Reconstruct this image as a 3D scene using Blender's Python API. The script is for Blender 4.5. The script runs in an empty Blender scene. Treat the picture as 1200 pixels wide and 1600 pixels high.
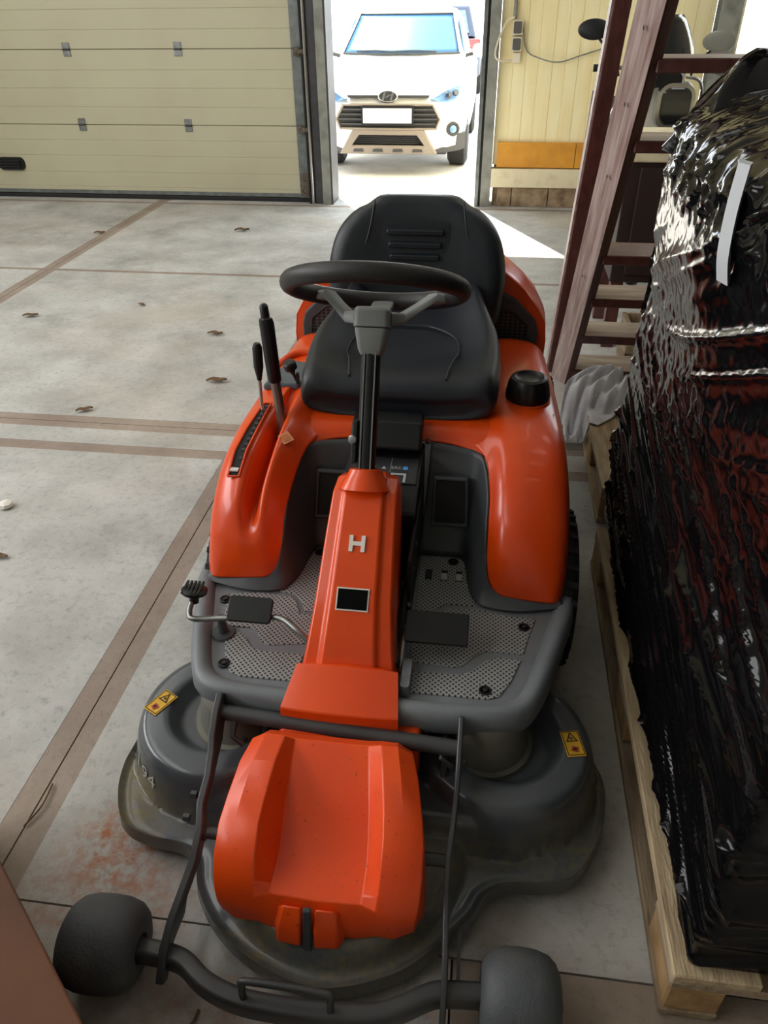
import bpy, bmesh, math, random
from mathutils import Vector, Matrix, noise as mnoise
random.seed(11)
R = math.radians
sc = bpy.context.scene
col = sc.collection

# ------------------------------------------------------------------ camera
F_PX, CAM_H, PITCH, YAW, ROLL = 1168.0, 1.50, R(34.5), R(8.0), R(0.7)
_f = Vector((-math.sin(YAW)*math.cos(PITCH), math.cos(YAW)*math.cos(PITCH), -math.sin(PITCH)))
_r = Vector((math.cos(YAW), math.sin(YAW), 0))
_u = _r.cross(_f)
_r2 = math.cos(ROLL)*_r - math.sin(ROLL)*_u
_u2 = math.sin(ROLL)*_r + math.cos(ROLL)*_u
cam_d = bpy.data.cameras.new('camera')
cam_d.sensor_fit = 'VERTICAL'; cam_d.sensor_height = 36.0
cam_d.lens = 36.0*F_PX/1600.0; cam_d.clip_start = 0.02
cam = bpy.data.objects.new('camera', cam_d); col.objects.link(cam)
m = Matrix.Identity(4)
for i in range(3):
    m[i][0], m[i][1], m[i][2] = _r2[i], _u2[i], -_f[i]
m[2][3] = CAM_H
cam.matrix_world = m
sc.camera = cam

# ------------------------------------------------------------------ world, sun, skylights, exposure
w = bpy.data.worlds.new('sky'); sc.world = w; w.use_nodes = True
bg = w.node_tree.nodes['Background']
bg.inputs[0].default_value = (0.86, 0.93, 1.0, 1); bg.inputs[1].default_value = 5.0

def light(name, kind, loc, power, color=(1, 1, 1), size=None, aim=None, angle=None):
    d = bpy.data.lights.new(name, kind); d.energy = power; d.color = color
    if kind == 'AREA':
        d.shape = 'RECTANGLE'; d.size, d.size_y = size
    if angle is not None: d.angle = angle
    o = bpy.data.objects.new(name, d); col.objects.link(o); o.location = loc
    if aim is not None:
        o.rotation_euler = (Vector(aim)-Vector(loc)).to_track_quat('-Z', 'Y').to_euler()
    return o
light('sun', 'SUN', (-4, 20, 10), 20.0, (1, .95, .86), aim=(-4+4.2, 20-9.0, 10-12.0), angle=R(.6))
# added overhead daylight, from rooflight strips that are out of view
light('rooflight', 'AREA', (-3.6, 1.6, 4.55), 95, (1, .985, .95), (1.6, 8.0), aim=(-3.6, 1.6, 0))
light('rooflight', 'AREA', (1.6, 4.2, 4.55), 24, (.96, .98, 1), (1.2, 4.0), aim=(1.6, 4.2, 0))
# daylight from the left, through an unseen window band added to the wall
light('side_daylight', 'AREA', (-5.85, 0.6, 2.5), 350, (.99, .995, 1), (7.0, 2.2), aim=(0, 0.6, 0.4))
sc.view_settings.view_transform = 'Standard'; sc.view_settings.look = 'None'
sc.view_settings.exposure = 0.08; sc.view_settings.gamma = 1.0
sc.view_settings.use_curve_mapping = False

# ------------------------------------------------------------------ helpers: materials
def lin(c):
    return tuple((v/255/12.92 if v/255 <= .04045 else ((v/255+.055)/1.055)**2.4) for v in c)
MATS = {}
def nn(nt, t, **k):
    n = nt.nodes.new(t)
    for a, b in k.items(): setattr(n, a, b)
    return n
def mat(name, rgb, rough=.5, metal=0.0, rgb2=None, scale=6.0, detail=4.0, bump=0.0, bscale=60.0, coat=0.0,
        spec=.5, stretch=(1, 1, 1), lo=.35, hi=.7, rvar=0.0, emit=0.0, alpha=1.0):
    M = bpy.data.materials.new(name); M.use_nodes = True
    nt = M.node_tree; p = nt.nodes['Principled BSDF']
    p.inputs['Base Color'].default_value = (*lin(rgb), 1)
    p.inputs['Roughness'].default_value = rough; p.inputs['Metallic'].default_value = metal
    p.inputs['Specular IOR Level'].default_value = spec
    if coat: p.inputs['Coat Weight'].default_value = coat; p.inputs['Coat Roughness'].default_value = .08
    if emit:
        p.inputs['Emission Color'].default_value = (*lin(rgb), 1); p.inputs['Emission Strength'].default_value = emit
    if alpha < 1: p.inputs['Alpha'].default_value = alpha
    tc = nn(nt, 'ShaderNodeTexCoord'); mp = nn(nt, 'ShaderNodeMapping'); mp.inputs['Scale'].default_value = stretch
    nt.links.new(tc.outputs['Object'], mp.inputs[0])
    if rgb2 is not None or rvar:
        n = nn(nt, 'ShaderNodeTexNoise'); n.inputs['Scale'].default_value = scale; n.inputs['Detail'].default_value = detail
        nt.links.new(mp.outputs[0], n.inputs['Vector'])
        cr = nn(nt, 'ShaderNodeValToRGB'); cr.color_ramp.elements[0].position = lo; cr.color_ramp.elements[1].position = hi
        if rgb2 is not None:
            cr.color_ramp.elements[0].color = (*lin(rgb), 1); cr.color_ramp.elements[1].color = (*lin(rgb2), 1)
            nt.links.new(n.outputs['Fac'], cr.inputs[0]); nt.links.new(cr.outputs[0], p.inputs['Base Color'])
        if rvar:
            mr = nn(nt, 'ShaderNodeMapRange'); mr.inputs[3].default_value = max(0, rough-rvar); mr.inputs[4].default_value = min(1, rough+rvar)
            nt.links.new(n.outputs['Fac'], mr.inputs[0]); nt.links.new(mr.outputs[0], p.inputs['Roughness'])
    if bump:
        n2 = nn(nt, 'ShaderNodeTexNoise'); n2.inputs['Scale'].default_value = bscale; n2.inputs['Detail'].default_value = 3
        nt.links.new(mp.outputs[0], n2.inputs['Vector'])
        b = nn(nt, 'ShaderNodeBump'); b.inputs['Strength'].default_value = bump; b.inputs['Distance'].default_value = .01
        nt.links.new(n2.outputs['Fac'], b.inputs['Height']); nt.links.new(b.outputs[0], p.inputs['Normal'])
    MATS[name] = M
    return M

orange = mat('orange plastic', (228, 76, 8), .30, rgb2=(216, 66, 8), scale=5, coat=.25, rvar=.06)
def dusty(M, rgb, thr=.62, scale=90.0):
    """fine speckle of dust on a plastic surface"""
    nt = M.node_tree; p = nt.nodes['Principled BSDF']; l = p.inputs['Base Color'].links
    src = l[0].from_socket
    tc = nn(nt, 'ShaderNodeTexCoord'); n = nn(nt, 'ShaderNodeTexNoise'); n.inputs['Scale'].default_value = scale; n.inputs['Detail'].default_value = 6
    nt.links.new(tc.outputs['Object'], n.inputs['Vector'])
    cr = nn(nt, 'ShaderNodeValToRGB'); cr.color_ramp.elements[0].position = thr; cr.color_ramp.elements[1].position = thr+.12
    nt.links.new(n.outputs['Fac'], cr.inputs[0])
    mx = nn(nt, 'ShaderNodeMix', data_type='RGBA')
    nt.links.new(cr.outputs[0], mx.inputs['Factor']); nt.links.new(src, mx.inputs[6]); mx.inputs[7].default_value = (*lin(rgb), 1)
    nt.links.new(mx.outputs[2], p.inputs['Base Color'])
cover_orange = mat('dusty orange plastic', (232, 78, 14), .38, rgb2=(220, 68, 12), scale=7, coat=.1, rvar=.08)
dusty(cover_orange, (120, 40, 22), .66, 120)
grey_pl = mat('grey plastic', (114, 118, 122), .42, rgb2=(102, 106, 110), scale=8, bump=.05, bscale=400)
dark_pl = mat('dark grey plastic', (66, 70, 73), .45, rgb2=(58, 61, 64), scale=8, bump=.04, bscale=400)
wheel_grey = mat('steering grey plastic', (124, 127, 126), .45, rgb2=(114, 116, 116), scale=10)
black_pl = mat('black plastic', (15, 16, 18), .4, rgb2=(20, 21, 23), scale=9, spec=.4)
black_matte = mat('black matte', (14, 14, 15), .7, rgb2=(20, 20, 20), scale=9)
seat_m = mat('black leatherette', (22, 27, 34), .42, rgb2=(28, 33, 40), scale=9, bump=.12, bscale=420)
rim_m = mat('black rubber grip', (26, 25, 25), .5, rgb2=(34, 32, 32), scale=20, bump=.08, bscale=300)
deck_m = mat('dark grey deck enamel', (78, 83, 88), .25, rgb2=(68, 72, 76), scale=5, coat=.5)
frame_m = mat('black frame enamel', (52, 53, 55), .42, rgb2=(62, 62, 62), scale=12, coat=.1)
chassis_m = mat('chassis black', (20, 20, 21), .6, rgb2=(30, 29, 28), scale=10)
tyre_m = mat('tyre rubber', (22, 22, 23), .75, rgb2=(36, 35, 34), scale=20, bump=.3, bscale=90)
roller_m = mat('roller rubber', (70, 73, 76), .62, rgb2=(92, 91, 88), scale=9, bump=.15, bscale=160, lo=.45, hi=.8)
chrome_m = mat('bright steel', (190, 190, 188), .22, 1.0)
steel_m = mat('zinc steel', (150, 152, 150), .35, .9, rgb2=(120, 120, 118), scale=30)
white_m = mat('white print', (226, 222, 212), .5)
yellow_m = mat('warning yellow', (228, 178, 48), .5, rgb2=(218, 166, 40), scale=20)
ink_m = mat('black print', (18, 16, 14), .5)
red_ink = mat('red print', (176, 60, 40), .5)
label_m = mat('black label', (3, 3, 3), .8, spec=.1)
galv_m = mat('galvanised steel', (128, 134, 132), .45, .55, rgb2=(104, 108, 106), scale=14, rvar=.1)
frame_grey = mat('grey painted steel', (146, 148, 138), .55, .1, rgb2=(112, 112, 104), scale=9, lo=.4, hi=.75)
dark_steel = mat('dark painted steel', (70, 70, 72), .55, .1, rgb2=(54, 52, 50), scale=9)
rust_steel = mat('rusty dirty steel', (108, 100, 88), .7, .1, rgb2=(70, 52, 42), scale=40, lo=.4, hi=.65)
rubber_m = mat('black rubber seal', (28, 27, 26), .7)
door_cream = mat('cream door enamel', (194, 189, 160), .48, rgb2=(188, 181, 153), scale=1.6, detail=6, bump=.03, bscale=120)
wall_cream = mat('cream wall panel', (252, 240, 192), .5, rgb2=(244, 226, 168), scale=3, detail=6, stretch=(4, 4, .6))
sill_m = mat('pale sill', (232, 220, 184), .6, rgb2=(206, 186, 150), scale=9, lo=.5, hi=.8)
board_yellow = mat('yellow board', (226, 160, 52), .6, rgb2=(206, 140, 44), scale=8)
plinth_m = mat('stained concrete plinth', (168, 146, 116), .9, rgb2=(116, 94, 70), scale=14, detail=8, bump=.4, bscale=60)
ceil_m = mat('ceiling sheet', (196, 196, 190), .7)
pwall_m = mat('plaster wall', (198, 194, 182), .8, rgb2=(186, 180, 168), scale=2)
asphalt_m = mat('yard concrete', (205, 202, 196), .85, rgb2=(188, 184, 176), scale=5, detail=8)
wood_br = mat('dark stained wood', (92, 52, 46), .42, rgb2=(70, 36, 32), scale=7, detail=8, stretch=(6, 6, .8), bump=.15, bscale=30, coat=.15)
wood_lit = mat('worn lit stained wood', (182, 166, 160), .45, rgb2=(128, 98, 92), scale=7, detail=8, stretch=(8, 8, .7), bump=.2, bscale=26)  # paler copy for door-side faces: wear plus daylight put into the colour
tread_m = mat('worn lit tread wood', (168, 152, 134), .6, rgb2=(132, 112, 94), scale=5, detail=8, stretch=(1, 8, 8))  # tread tops: wear plus door light put into the colour
pallet_m = mat('pallet wood', (182, 162, 130), .85, rgb2=(146, 124, 96), scale=8, detail=8, stretch=(6, 1, 6), bump=.3, bscale=30)
pallet_d = mat('grey pallet wood', (158, 140, 116), .85, rgb2=(120, 100, 78), scale=9, detail=8, stretch=(6, 1, 6), bump=.35, bscale=30)
block_m = mat('pallet block', (176, 142, 98), .85, rgb2=(136, 104, 66), scale=16, detail=8, bump=.35, bscale=60)
cloth_m = mat('grey rag', (204, 205, 208), .95, rgb2=(184, 185, 190), scale=14, bump=.3, bscale=150)
brown_m = mat('brown board', (98, 58, 28), .75, rgb2=(78, 44, 22), scale=3.2, detail=7, stretch=(1, 1.6, 1), bump=.05, bscale=80)
leaf_m = mat('dry leaf', (110, 84, 58), .85, rgb2=(80, 58, 40), scale=20)
carwhite = mat('white car paint', (236, 238, 240), .18, coat=.6)
carglass = mat('car glass', (60, 100, 140), .25, spec=.25)
cardark = mat('car dark plastic', (48, 48, 50), .55)
carsilver = mat('skid silver', (128, 118, 108), .45, .2)
carlamp = mat('lamp lens', (84, 120, 170), .2, rgb2=(120, 160, 205), scale=14)
carplate = mat('number plate', (242, 242, 240), .4)
carred = mat('tail lamp red', (190, 30, 26), .2, coat=.5)
carblue = mat('dark blue paint', (38, 52, 74), .2, coat=.5)

for M_, sc_ in ((wood_lit, (.12, .12, 1.6)), (wood_br, (.16, .16, 1.3))):   # grain along the leaning stringers
    for n_ in M_.node_tree.nodes:
        if n_.type == 'MAPPING':
            n_.vector_type = 'TEXTURE'; n_.inputs['Rotation'].default_value = (R(33.7), 0, 0); n_.inputs['Scale'].default_value = sc_

def dots_mat(name, base, base2, dot, spacing, rad, hexa=False):
    """flat grid of small dimples / holes: finer than the pieces one could pick apart"""
    M = mat(name, base, .55, rgb2=base2, scale=7)
    nt = M.node_tree; p = nt.nodes['Principled BSDF']; src = p.inputs['Base Color'].links[0].from_socket
    tc = nn(nt, 'ShaderNodeTexCoord'); mp = nn(nt, 'ShaderNodeMapping')
    mp.inputs['Rotation'].default_value = (0, 0, R(45)); s = 1/spacing; mp.inputs['Scale'].default_value = (s, s, s)
    if hexa: mp.inputs['Rotation'].default_value = (R(90), R(45), 0)
    nt.links.new(tc.outputs['Object'], mp.inputs[0])
    v = nn(nt, 'ShaderNodeTexVoronoi'); v.voronoi_dimensions = '2D'; v.inputs['Scale'].default_value = 1.0; v.inputs['Randomness'].default_value = 0
    nt.links.new(mp.outputs[0], v.inputs['Vector'])
    mt = nn(nt, 'ShaderNodeMath', operation='LESS_THAN'); mt.inputs[1].default_value = rad
    nt.links.new(v.outputs['Distance'], mt.inputs[0])
    mx = nn(nt, 'ShaderNodeMix', data_type='RGBA')
    nt.links.new(mt.outputs[0], mx.inputs['Factor']); nt.links.new(src, mx.inputs[6]); mx.inputs[7].default_value = (*lin(dot), 1)
    nt.links.new(mx.outputs[2], p.inputs['Base Color'])
    b = nn(nt, 'ShaderNodeBump'); b.invert = True; b.inputs['Strength'].default_value = .5; b.inputs['Distance'].default_value = .004
    nt.links.new(mt.outputs[0], b.inputs['Height']); nt.links.new(b.outputs[0], p.inputs['Normal'])
    return M
mat_m = dots_mat('footmat', (150, 151, 150), (134, 134, 133), (38, 38, 38), .0088, .30)
grill_m = dots_mat('honeycomb grille', (74, 76, 78), (68, 69, 71), (12, 12, 12), .011, .40, True)

# deck enamel with dry grass dust on the low flat areas
def grass_dust(M):
    nt = M.node_tree; p = nt.nodes['Principled BSDF']; src = p.inputs['Base Color'].links[0].from_socket
    tc = nn(nt, 'ShaderNodeTexCoord'); n = nn(nt, 'ShaderNodeTexNoise'); n.inputs['Scale'].default_value = 60; n.inputs['Detail'].default_value = 10; n.inputs['Roughness'].default_value = .75
    n2 = nn(nt, 'ShaderNodeTexNoise'); n2.inputs['Scale'].default_value = 5; n2.inputs['Detail'].default_value = 3
    nt.links.new(tc.outputs['Object'], n.inputs['Vector']); nt.links.new(tc.outputs['Object'], n2.inputs['Vector'])
    sx = nn(nt, 'ShaderNodeSeparateXYZ'); nt.links.new(tc.outputs['Object'], sx.inputs[0])
    mr = nn(nt, 'ShaderNodeMapRange'); mr.inputs[1].default_value = .150; mr.inputs[2].default_value = .105; nt.links.new(sx.outputs[2], mr.inputs[0])
    m1 = nn(nt, 'ShaderNodeMath', operation='MULTIPLY'); nt.links.new(n.outputs['Fac'], m1.inputs[0]); nt.links.new(n2.outputs['Fac'], m1.inputs[1])
    cr = nn(nt, 'ShaderNodeValToRGB'); cr.color_ramp.elements[0].position = .20; cr.color_ramp.elements[1].position = .36
    nt.links.new(m1.outputs[0], cr.inputs[0])
    m2 = nn(nt, 'ShaderNodeMath', operation='MULTIPLY'); nt.links.new(cr.outputs[0], m2.inputs[0]); nt.links.new(mr.outputs[0], m2.inputs[1])
    mx = nn(nt, 'ShaderNodeMix', data_type='RGBA'); nt.links.new(m2.outputs[0], mx.inputs['Factor']); nt.links.new(src, mx.inputs[6]); mx.inputs[7].default_value = (*lin((112, 102, 74)), 1)
    nt.links.new(mx.outputs[2], p.inputs['Base Color'])
    m3 = nn(nt, 'ShaderNodeMapRange'); m3.inputs[3].default_value = .28; m3.inputs[4].default_value = .8; nt.links.new(m2.outputs[0], m3.inputs[0]); nt.links.new(m3.outputs[0], p.inputs['Roughness'])
    p.inputs['Coat Weight'].default_value = .3
grass_dust(deck_m)

# concrete with stains, and reddish brick dust in places
def concrete(name, base, base2, dark, red, blobs=()):
    M = bpy.data.materials.new(name); M.use_nodes = True; nt = M.node_tree; p = nt.nodes['Principled BSDF']
    p.inputs['Roughness'].default_value = .72; p.inputs['Specular IOR Level'].default_value = .35
    tc = nn(nt, 'ShaderNodeTexCoord')
    def nz(s, d, rgh=.6):
        n = nn(nt, 'ShaderNodeTexNoise'); n.inputs['Scale'].default_value = s; n.inputs['Detail'].default_value = d; n.inputs['Roughness'].default_value = rgh
        nt.links.new(tc.outputs['Object'], n.inputs['Vector']); return n.outputs['Fac']
    def ramp(s, a, b, ca=(0, 0, 0), cb=(255, 255, 255)):
        c = nn(nt, 'ShaderNodeValToRGB'); c.color_ramp.elements[0].position = a; c.color_ramp.elements[1].position = b
        c.color_ramp.elements[0].color = (*lin(ca), 1); c.color_ramp.elements[1].color = (*lin(cb), 1)
        nt.links.new(s, c.inputs[0]); return c.outputs[0]
    def mix(f, a, b):
        x = nn(nt, 'ShaderNodeMix', data_type='RGBA'); nt.links.new(f, x.inputs['Factor']); nt.links.new(a, x.inputs[6])
        if isinstance(b, tuple): x.inputs[7].default_value = (*lin(b), 1)
        else: nt.links.new(b, x.inputs[7])
        return x.outputs[2]
    def mul(a, k):
        x = nn(nt, 'ShaderNodeMath', operation='MULTIPLY'); nt.links.new(a, x.inputs[0])
        if isinstance(k, float): x.inputs[1].default_value = k
        else: nt.links.new(k, x.inputs[1])
        return x.outputs[0]
    c = ramp(nz(3.0, 9), .3, .72, base2, base)
    c = mix(mul(ramp(nz(1.7, 6, .7), .54, .74), .55), c, dark)
    c = mix(mul(ramp(nz(38, 8, .75), .52, .72), .55), c, dark)
    c = mix(mul(ramp(nz(7, 8, .75), .55, .75), .4), c, dark)
    c = mix(mul(ramp(nz(14, 6, .7), .60, .78), .5), c, base)
    c = mix(mul(ramp(nz(.9, 5, .6), .50, .68), .35), c, (186, 170, 146))
    grit = ramp(nz(26, 8, .75), .42, .62)
    for (bx, by, rad, f) in blobs:
        d = nn(nt, 'ShaderNodeVectorMath', operation='DISTANCE'); nt.links.new(tc.outputs['Object'], d.inputs[0]); d.inputs[1].default_value = (bx, by, 0)
        mr = nn(nt, 'ShaderNodeMapRange'); mr.interpolation_type = 'SMOOTHSTEP'; mr.inputs[1].default_value = rad; mr.inputs[2].default_value = rad*.25; nt.links.new(d.outputs['Value'], mr.inputs[0])
        c = mix(mul(mul(mr.outputs[0], grit), f), c, red)
    nt.links.new(c, p.inputs['Base Color'])
    b = nn(nt, 'ShaderNodeBump'); b.inputs['Strength'].default_value = .5; b.inputs['Distance'].default_value = .006
    nt.links.new(nz(45, 8, .7), b.inputs['Height']); nt.links.new(b.outputs[0], p.inputs['Normal'])
    return M
conc = concrete('floor concrete', (202, 201, 197), (160, 158, 152), (104, 103, 99), (168, 104, 66),
                ((-.70, .84, .15, 1.0), (-.60, .72, .16, .6), (-.78, .70, .18, .5), (-.30, .52, .25, .5), (-.55, .50, .2, .3), (.10, .55, .3, .35)))
conc_red = concrete('reddish joint mortar', (162, 148, 136), (136, 120, 108), (108, 94, 84), (150, 90, 68))
conc_base = mat('joint gap dirt', (58, 46, 40), .95, rgb2=(84, 62, 52), scale=30)

# black stretch film: glossy with long taut folds
def film_mat():
    M = bpy.data.materials.new('black stretch film'); M.use_nodes = True; nt = M.node_tree; p = nt.nodes['Principled BSDF']
    p.inputs['Base Color'].default_value = (*lin((10, 10, 12)), 1); p.inputs['Roughness'].default_value = .10
    p.inputs['Specular IOR Level'].default_value = .5; p.inputs['IOR'].default_value = 1.3
    tc = nn(nt, 'ShaderNodeTexCoord')
    def st(rot, sc_, s, d):
        mp = nn(nt, 'ShaderNodeMapping'); mp.inputs['Rotation'].default_value = rot; mp.inputs['Scale'].default_value = sc_
        nt.links.new(tc.outputs['Object'], mp.inputs[0])
        n = nn(nt, 'ShaderNodeTexNoise'); n.inputs['Scale'].default_value = s; n.inputs['Detail'].default_value = d; n.inputs['Distortion'].default_value = .6
        nt.links.new(mp.outputs[0], n.inputs['Vector']); return n.outputs['Fac']
    a = st((R(-10), 0, 0), (3, .3, 7), 8, 2.0); b_ = st((R(12), 0, 0), (3, .4, 6), 4, 2); c_ = st((0, 0, 0), (1, 1, 1), 16, 3)
    def mth(op, x, y):
        n = nn(nt, 'ShaderNodeMath', operation=op)
        for i, q in enumerate((x, y)):
            if isinstance(q, float): n.inputs[i].default_value = q
            else: nt.links.new(q, n.inputs[i])
        return n.outputs[0]
    sx = nn(nt, 'ShaderNodeSeparateXYZ'); nt.links.new(tc.outputs['Object'], sx.inputs[0])
    mr = nn(nt, 'ShaderNodeMapRange'); mr.inputs[1].default_value = .55; mr.inputs[2].default_value = 1.0; nt.links.new(sx.outputs[2], mr.inputs[0])
    h = mth('ADD', mth('ADD', a, mth('MULTIPLY', b_, .7)), mth('MULTIPLY', mth('MULTIPLY', c_, mr.outputs[0]), .35))
    b = nn(nt, 'ShaderNodeBump'); b.inputs['Strength'].default_value = .05; b.inputs['Distance'].default_value = .010
    nt.links.new(h, b.inputs['Height']); nt.links.new(b.outputs[0], p.inputs['Normal'])
    return M
film_m = film_mat()

# ------------------------------------------------------------------ helpers: geometry
def V(*a): return Vector(a)
class G:
    def __init__(s): s.v = []; s.f = []
    def add(s, vs, fs):
        o = len(s.v); s.v += [Vector(p) for p in vs]; s.f += [tuple(i+o for i in f) for f in fs]; return s
    def box(s, x0, x1, y0, y1, z0, z1):
        vs = [(x, y, z) for z in (z0, z1) for y in (y0, y1) for x in (x0, x1)]
        return s.add(vs, [(0, 2, 3, 1), (4, 5, 7, 6), (0, 1, 5, 4), (2, 6, 7, 3), (0, 4, 6, 2), (1, 3, 7, 5)])
    def obox(s, c, ax, ay, az):
        """oriented box: centre and three half-axis vectors"""
        c, ax, ay, az = map(Vector, (c, ax, ay, az)); vs = []
        for k in (-1, 1):
            for j in (-1, 1):
                for i in (-1, 1): vs.append(c+ax*i+ay*j+az*k)
        return s.add(vs, [(0, 2, 3, 1), (4, 5, 7, 6), (0, 1, 5, 4), (2, 6, 7, 3), (0, 4, 6, 2), (1, 3, 7, 5)])
    def beam(s, a, b, wv, hv):
        """box from a to b with half-width vectors wv, hv"""
        a, b = Vector(a), Vector(b); wv, hv = Vector(wv), Vector(hv)
        return s.obox((a+b)/2, wv, hv, (b-a)/2)
    def loft(s, rings, closed=True, cap=True):
        n = len(rings[0]); vs = [p for r in rings for p in r]; fs = []
        for i in range(len(rings)-1):
            for j in range(n if closed else n-1):
                a = i*n+j; b = i*n+(j+1) % n; fs.append((a, b, b+n, a+n))
        if cap and closed:
            fs.append(tuple(reversed(range(n)))); fs.append(tuple((len(rings)-1)*n+j for j in range(n)))
        return s.add(vs, fs)
    def tube(s, path, rad, seg=12, cap=True):
        path = [Vector(p) for p in path]; rings = []; up = None
        for i, p in enumerate(path):
            t = (path[min(i+1, len(path)-1)]-path[max(i-1, 0)]).normalized()
            if up is None:
                up = V(0, 0, 1) if abs(t.z) < .9 else V(1, 0, 0)
            a = t.cross(up).normalized(); b = a.cross(t).normalized(); up = b
            r = rad[i] if isinstance(rad, (list, tuple)) else rad
            rings.append([p+a*(r*math.cos(2*math.pi*k/seg))+b*(r*math.sin(2*math.pi*k/seg)) for k in range(seg)])
        return s.loft(rings, True, cap)
    def lathe(s, c, axis, prof, seg=28, cap=True):
        """prof: list of (distance along axis, radius)"""
        c, ax = Vector(c), Vector(axis).normalized()
        up = V(0, 0, 1) if abs(ax.z) < .9 else V(1, 0, 0)
        a = ax.cross(up).normalized(); b = ax.cross(a).normalized()
        rings = [[c+ax*d+a*(r*math.cos(2*math.pi*k/seg))+b*(r*math.sin(2*math.pi*k/seg)) for k in range(seg)] for d, r in prof]
        return s.loft(rings, True, cap)
    def prism(s, poly, axis):
        """closed polygon of 3D points pushed along axis"""
        poly = [Vector(p) for p in poly]; ax = Vector(axis); return s.loft([poly, [p+ax for p in poly]], True, True)
    def obj(s, name, material, parent=None, smooth=40, bevel=0, bseg=2, solid=0, sub=0, base=None, soff=-1):
        off = Vector(base) if base is not None else (OFF[parent] if parent else V(0, 0, 0))
        me = bpy.data.meshes.new(name); me.from_pydata([tuple(p-off) for p in s.v], [], s.f); me.validate()
        mats = material if isinstance(material, (list, tuple)) else [material]
        for mm in mats: me.materials.append(mm)
        b = bmesh.new(); b.from_mesh(me); bmesh.ops.recalc_face_normals(b, faces=b.faces); b.to_mesh(me); b.free()
        if smooth:
            for p in me.polygons: p.use_smooth = True
            me.set_sharp_from_angle(angle=R(smooth))
        o = bpy.data.objects.new(name, me); col.objects.link(o)
        if parent: o.parent = parent; OFF[o] = off
        else: o.location = off; OFF[o] = off
        if solid:
            q = o.modifiers.new('thickness', 'SOLIDIFY'); q.thickness = solid; q.offset = soff
        if sub:
            q = o.modifiers.new('subdivision', 'SUBSURF'); q.levels = sub; q.render_levels = sub
        if bevel:
            q = o.modifiers.new('bevel', 'BEVEL'); q.width = bevel; q.segments = bseg; q.limit_method = 'ANGLE'; q.angle_limit = R(30); q.harden_normals = False
        return o
OFF = {}
def thing(name, loc, label, cat, group=None, kind=None):
    o = bpy.data.objects.new(name, None); col.objects.link(o); o.location = loc; o.empty_display_size = .05
    OFF[o] = Vector(loc); return tag(o, label, cat, group, kind)
def tag(o, label, cat=None, group=None, kind=None):
    o['label'] = label
    if cat: o['category'] = cat
    if group: o['group'] = group
    if kind: o['kind'] = kind
    return o
def cr1(p0, p1, p2, p3, t):
    return .5*((2*p1)+(p2-p0)*t+(2*p0-5*p1+4*p2-p3)*t*t+(3*p1-p0-3*p2+p3)*t*t*t)
def spline(pts, n, closed=False):
    pts = [Vector(p) for p in pts]; N = len(pts); out = []
    segs = N if closed else N-1
    for i in range(n):
        u = i/n*segs if closed else i/(n-1)*segs
        k = min(int(u), segs-1); t = u-k
        if closed: q = [pts[(k+j) % N] for j in (-1, 0, 1, 2)]
        else: q = [pts[max(0, min(N-1, k+j))] for j in (-1, 0, 1, 2)]
        out.append(cr1(*q, t))
    return out
def patch(rows, nu, nv):
    """smooth surface through a control net (rows of points) -> (rings)"""
    a = [spline(r, nv) for r in rows]
    cols = [spline([a[i][j] for i in range(len(a))], nu) for j in range(nv)]
    return [[cols[j][i] for j in range(nv)] for i in range(nu)]
def smooth01(e0, e1, x):
    t = max(0, min(1, (x-e0)/(e1-e0))); return t*t*(3-2*t)
def text_geo(txt, size):
    c = bpy.data.curves.new('lettering', 'FONT'); c.body = txt; c.size = size; c.align_x = 'CENTER'; c.align_y = 'CENTER'; c.extrude = 0; c.resolution_u = 3
    o = bpy.data.objects.new('lettering', c); col.objects.link(o)
    bpy.context.view_layer.update()
    me = o.to_mesh(); vs = [v.co.copy() for v in me.vertices]; fs = [tuple(p.vertices) for p in me.polygons]
    o.to_mesh_clear(); bpy.data.objects.remove(o); bpy.data.curves.remove(c)
    return vs, fs
def on_plane(vs, o, ex, ey, lift=0):
    o, ex, ey = Vector(o), Vector(ex).normalized(), Vector(ey).normalized(); n = ex.cross(ey).normalized()
    return [o+ex*p[0]+ey*p[1]+n*lift for p in vs]
def rect2(w, h): return [(-w/2, -h/2), (w/2, -h/2), (w/2, h/2), (-w/2, h/2)]
def rrect(w, h, r, n=5):
    out = []
    for cx, cy, a0 in ((w/2-r, h/2-r, 0), (-w/2+r, h/2-r, 90), (-w/2+r, -h/2+r, 180), (w/2-r, -h/2+r, 270)):
        for k in range(n+1):
            a = R(a0+90*k/n); out.append((cx+r*math.cos(a), cy+r*math.sin(a)))
    return out
# ------------------------------------------------------------------ floor: slabs, joint strips
WALL_Y = 6.95
floor = G().box(-6, 5, -6, WALL_Y+.25, -.2, -.014).obj('floor', conc_base, smooth=0)
tag(floor, 'concrete hall floor of large slabs with reddish joints', 'floor', kind='structure')
XJ = [-5.1, -2.96, -.93, 2.4]
YJ = [-2.6, .70, 2.69, 4.79, 6.80]
SW = .052; GAP = .004
def slab(x0, x1, y0, y1, z=0):
    G().box(x0, x1, y0, y1, -.06, z).obj('concrete_slab', conc, floor, smooth=0)
def strip(x0, x1, y0, y1):
    G().box(x0, x1, y0, y1, -.06, -.0006).obj('joint_strip', conc_red, floor, smooth=0)
YW = {-2.6: .03, .70: .012, 2.69: .052, 4.79: .022, 6.80: .03}     # half width of the mortar beside each cross joint
XW = {-5.1: .05, -2.96: .055, -.93: .056, 2.4: .03}
xe = [-6]+XJ+[5]; ye = [-6]+YJ+[WALL_Y+.25]
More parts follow.
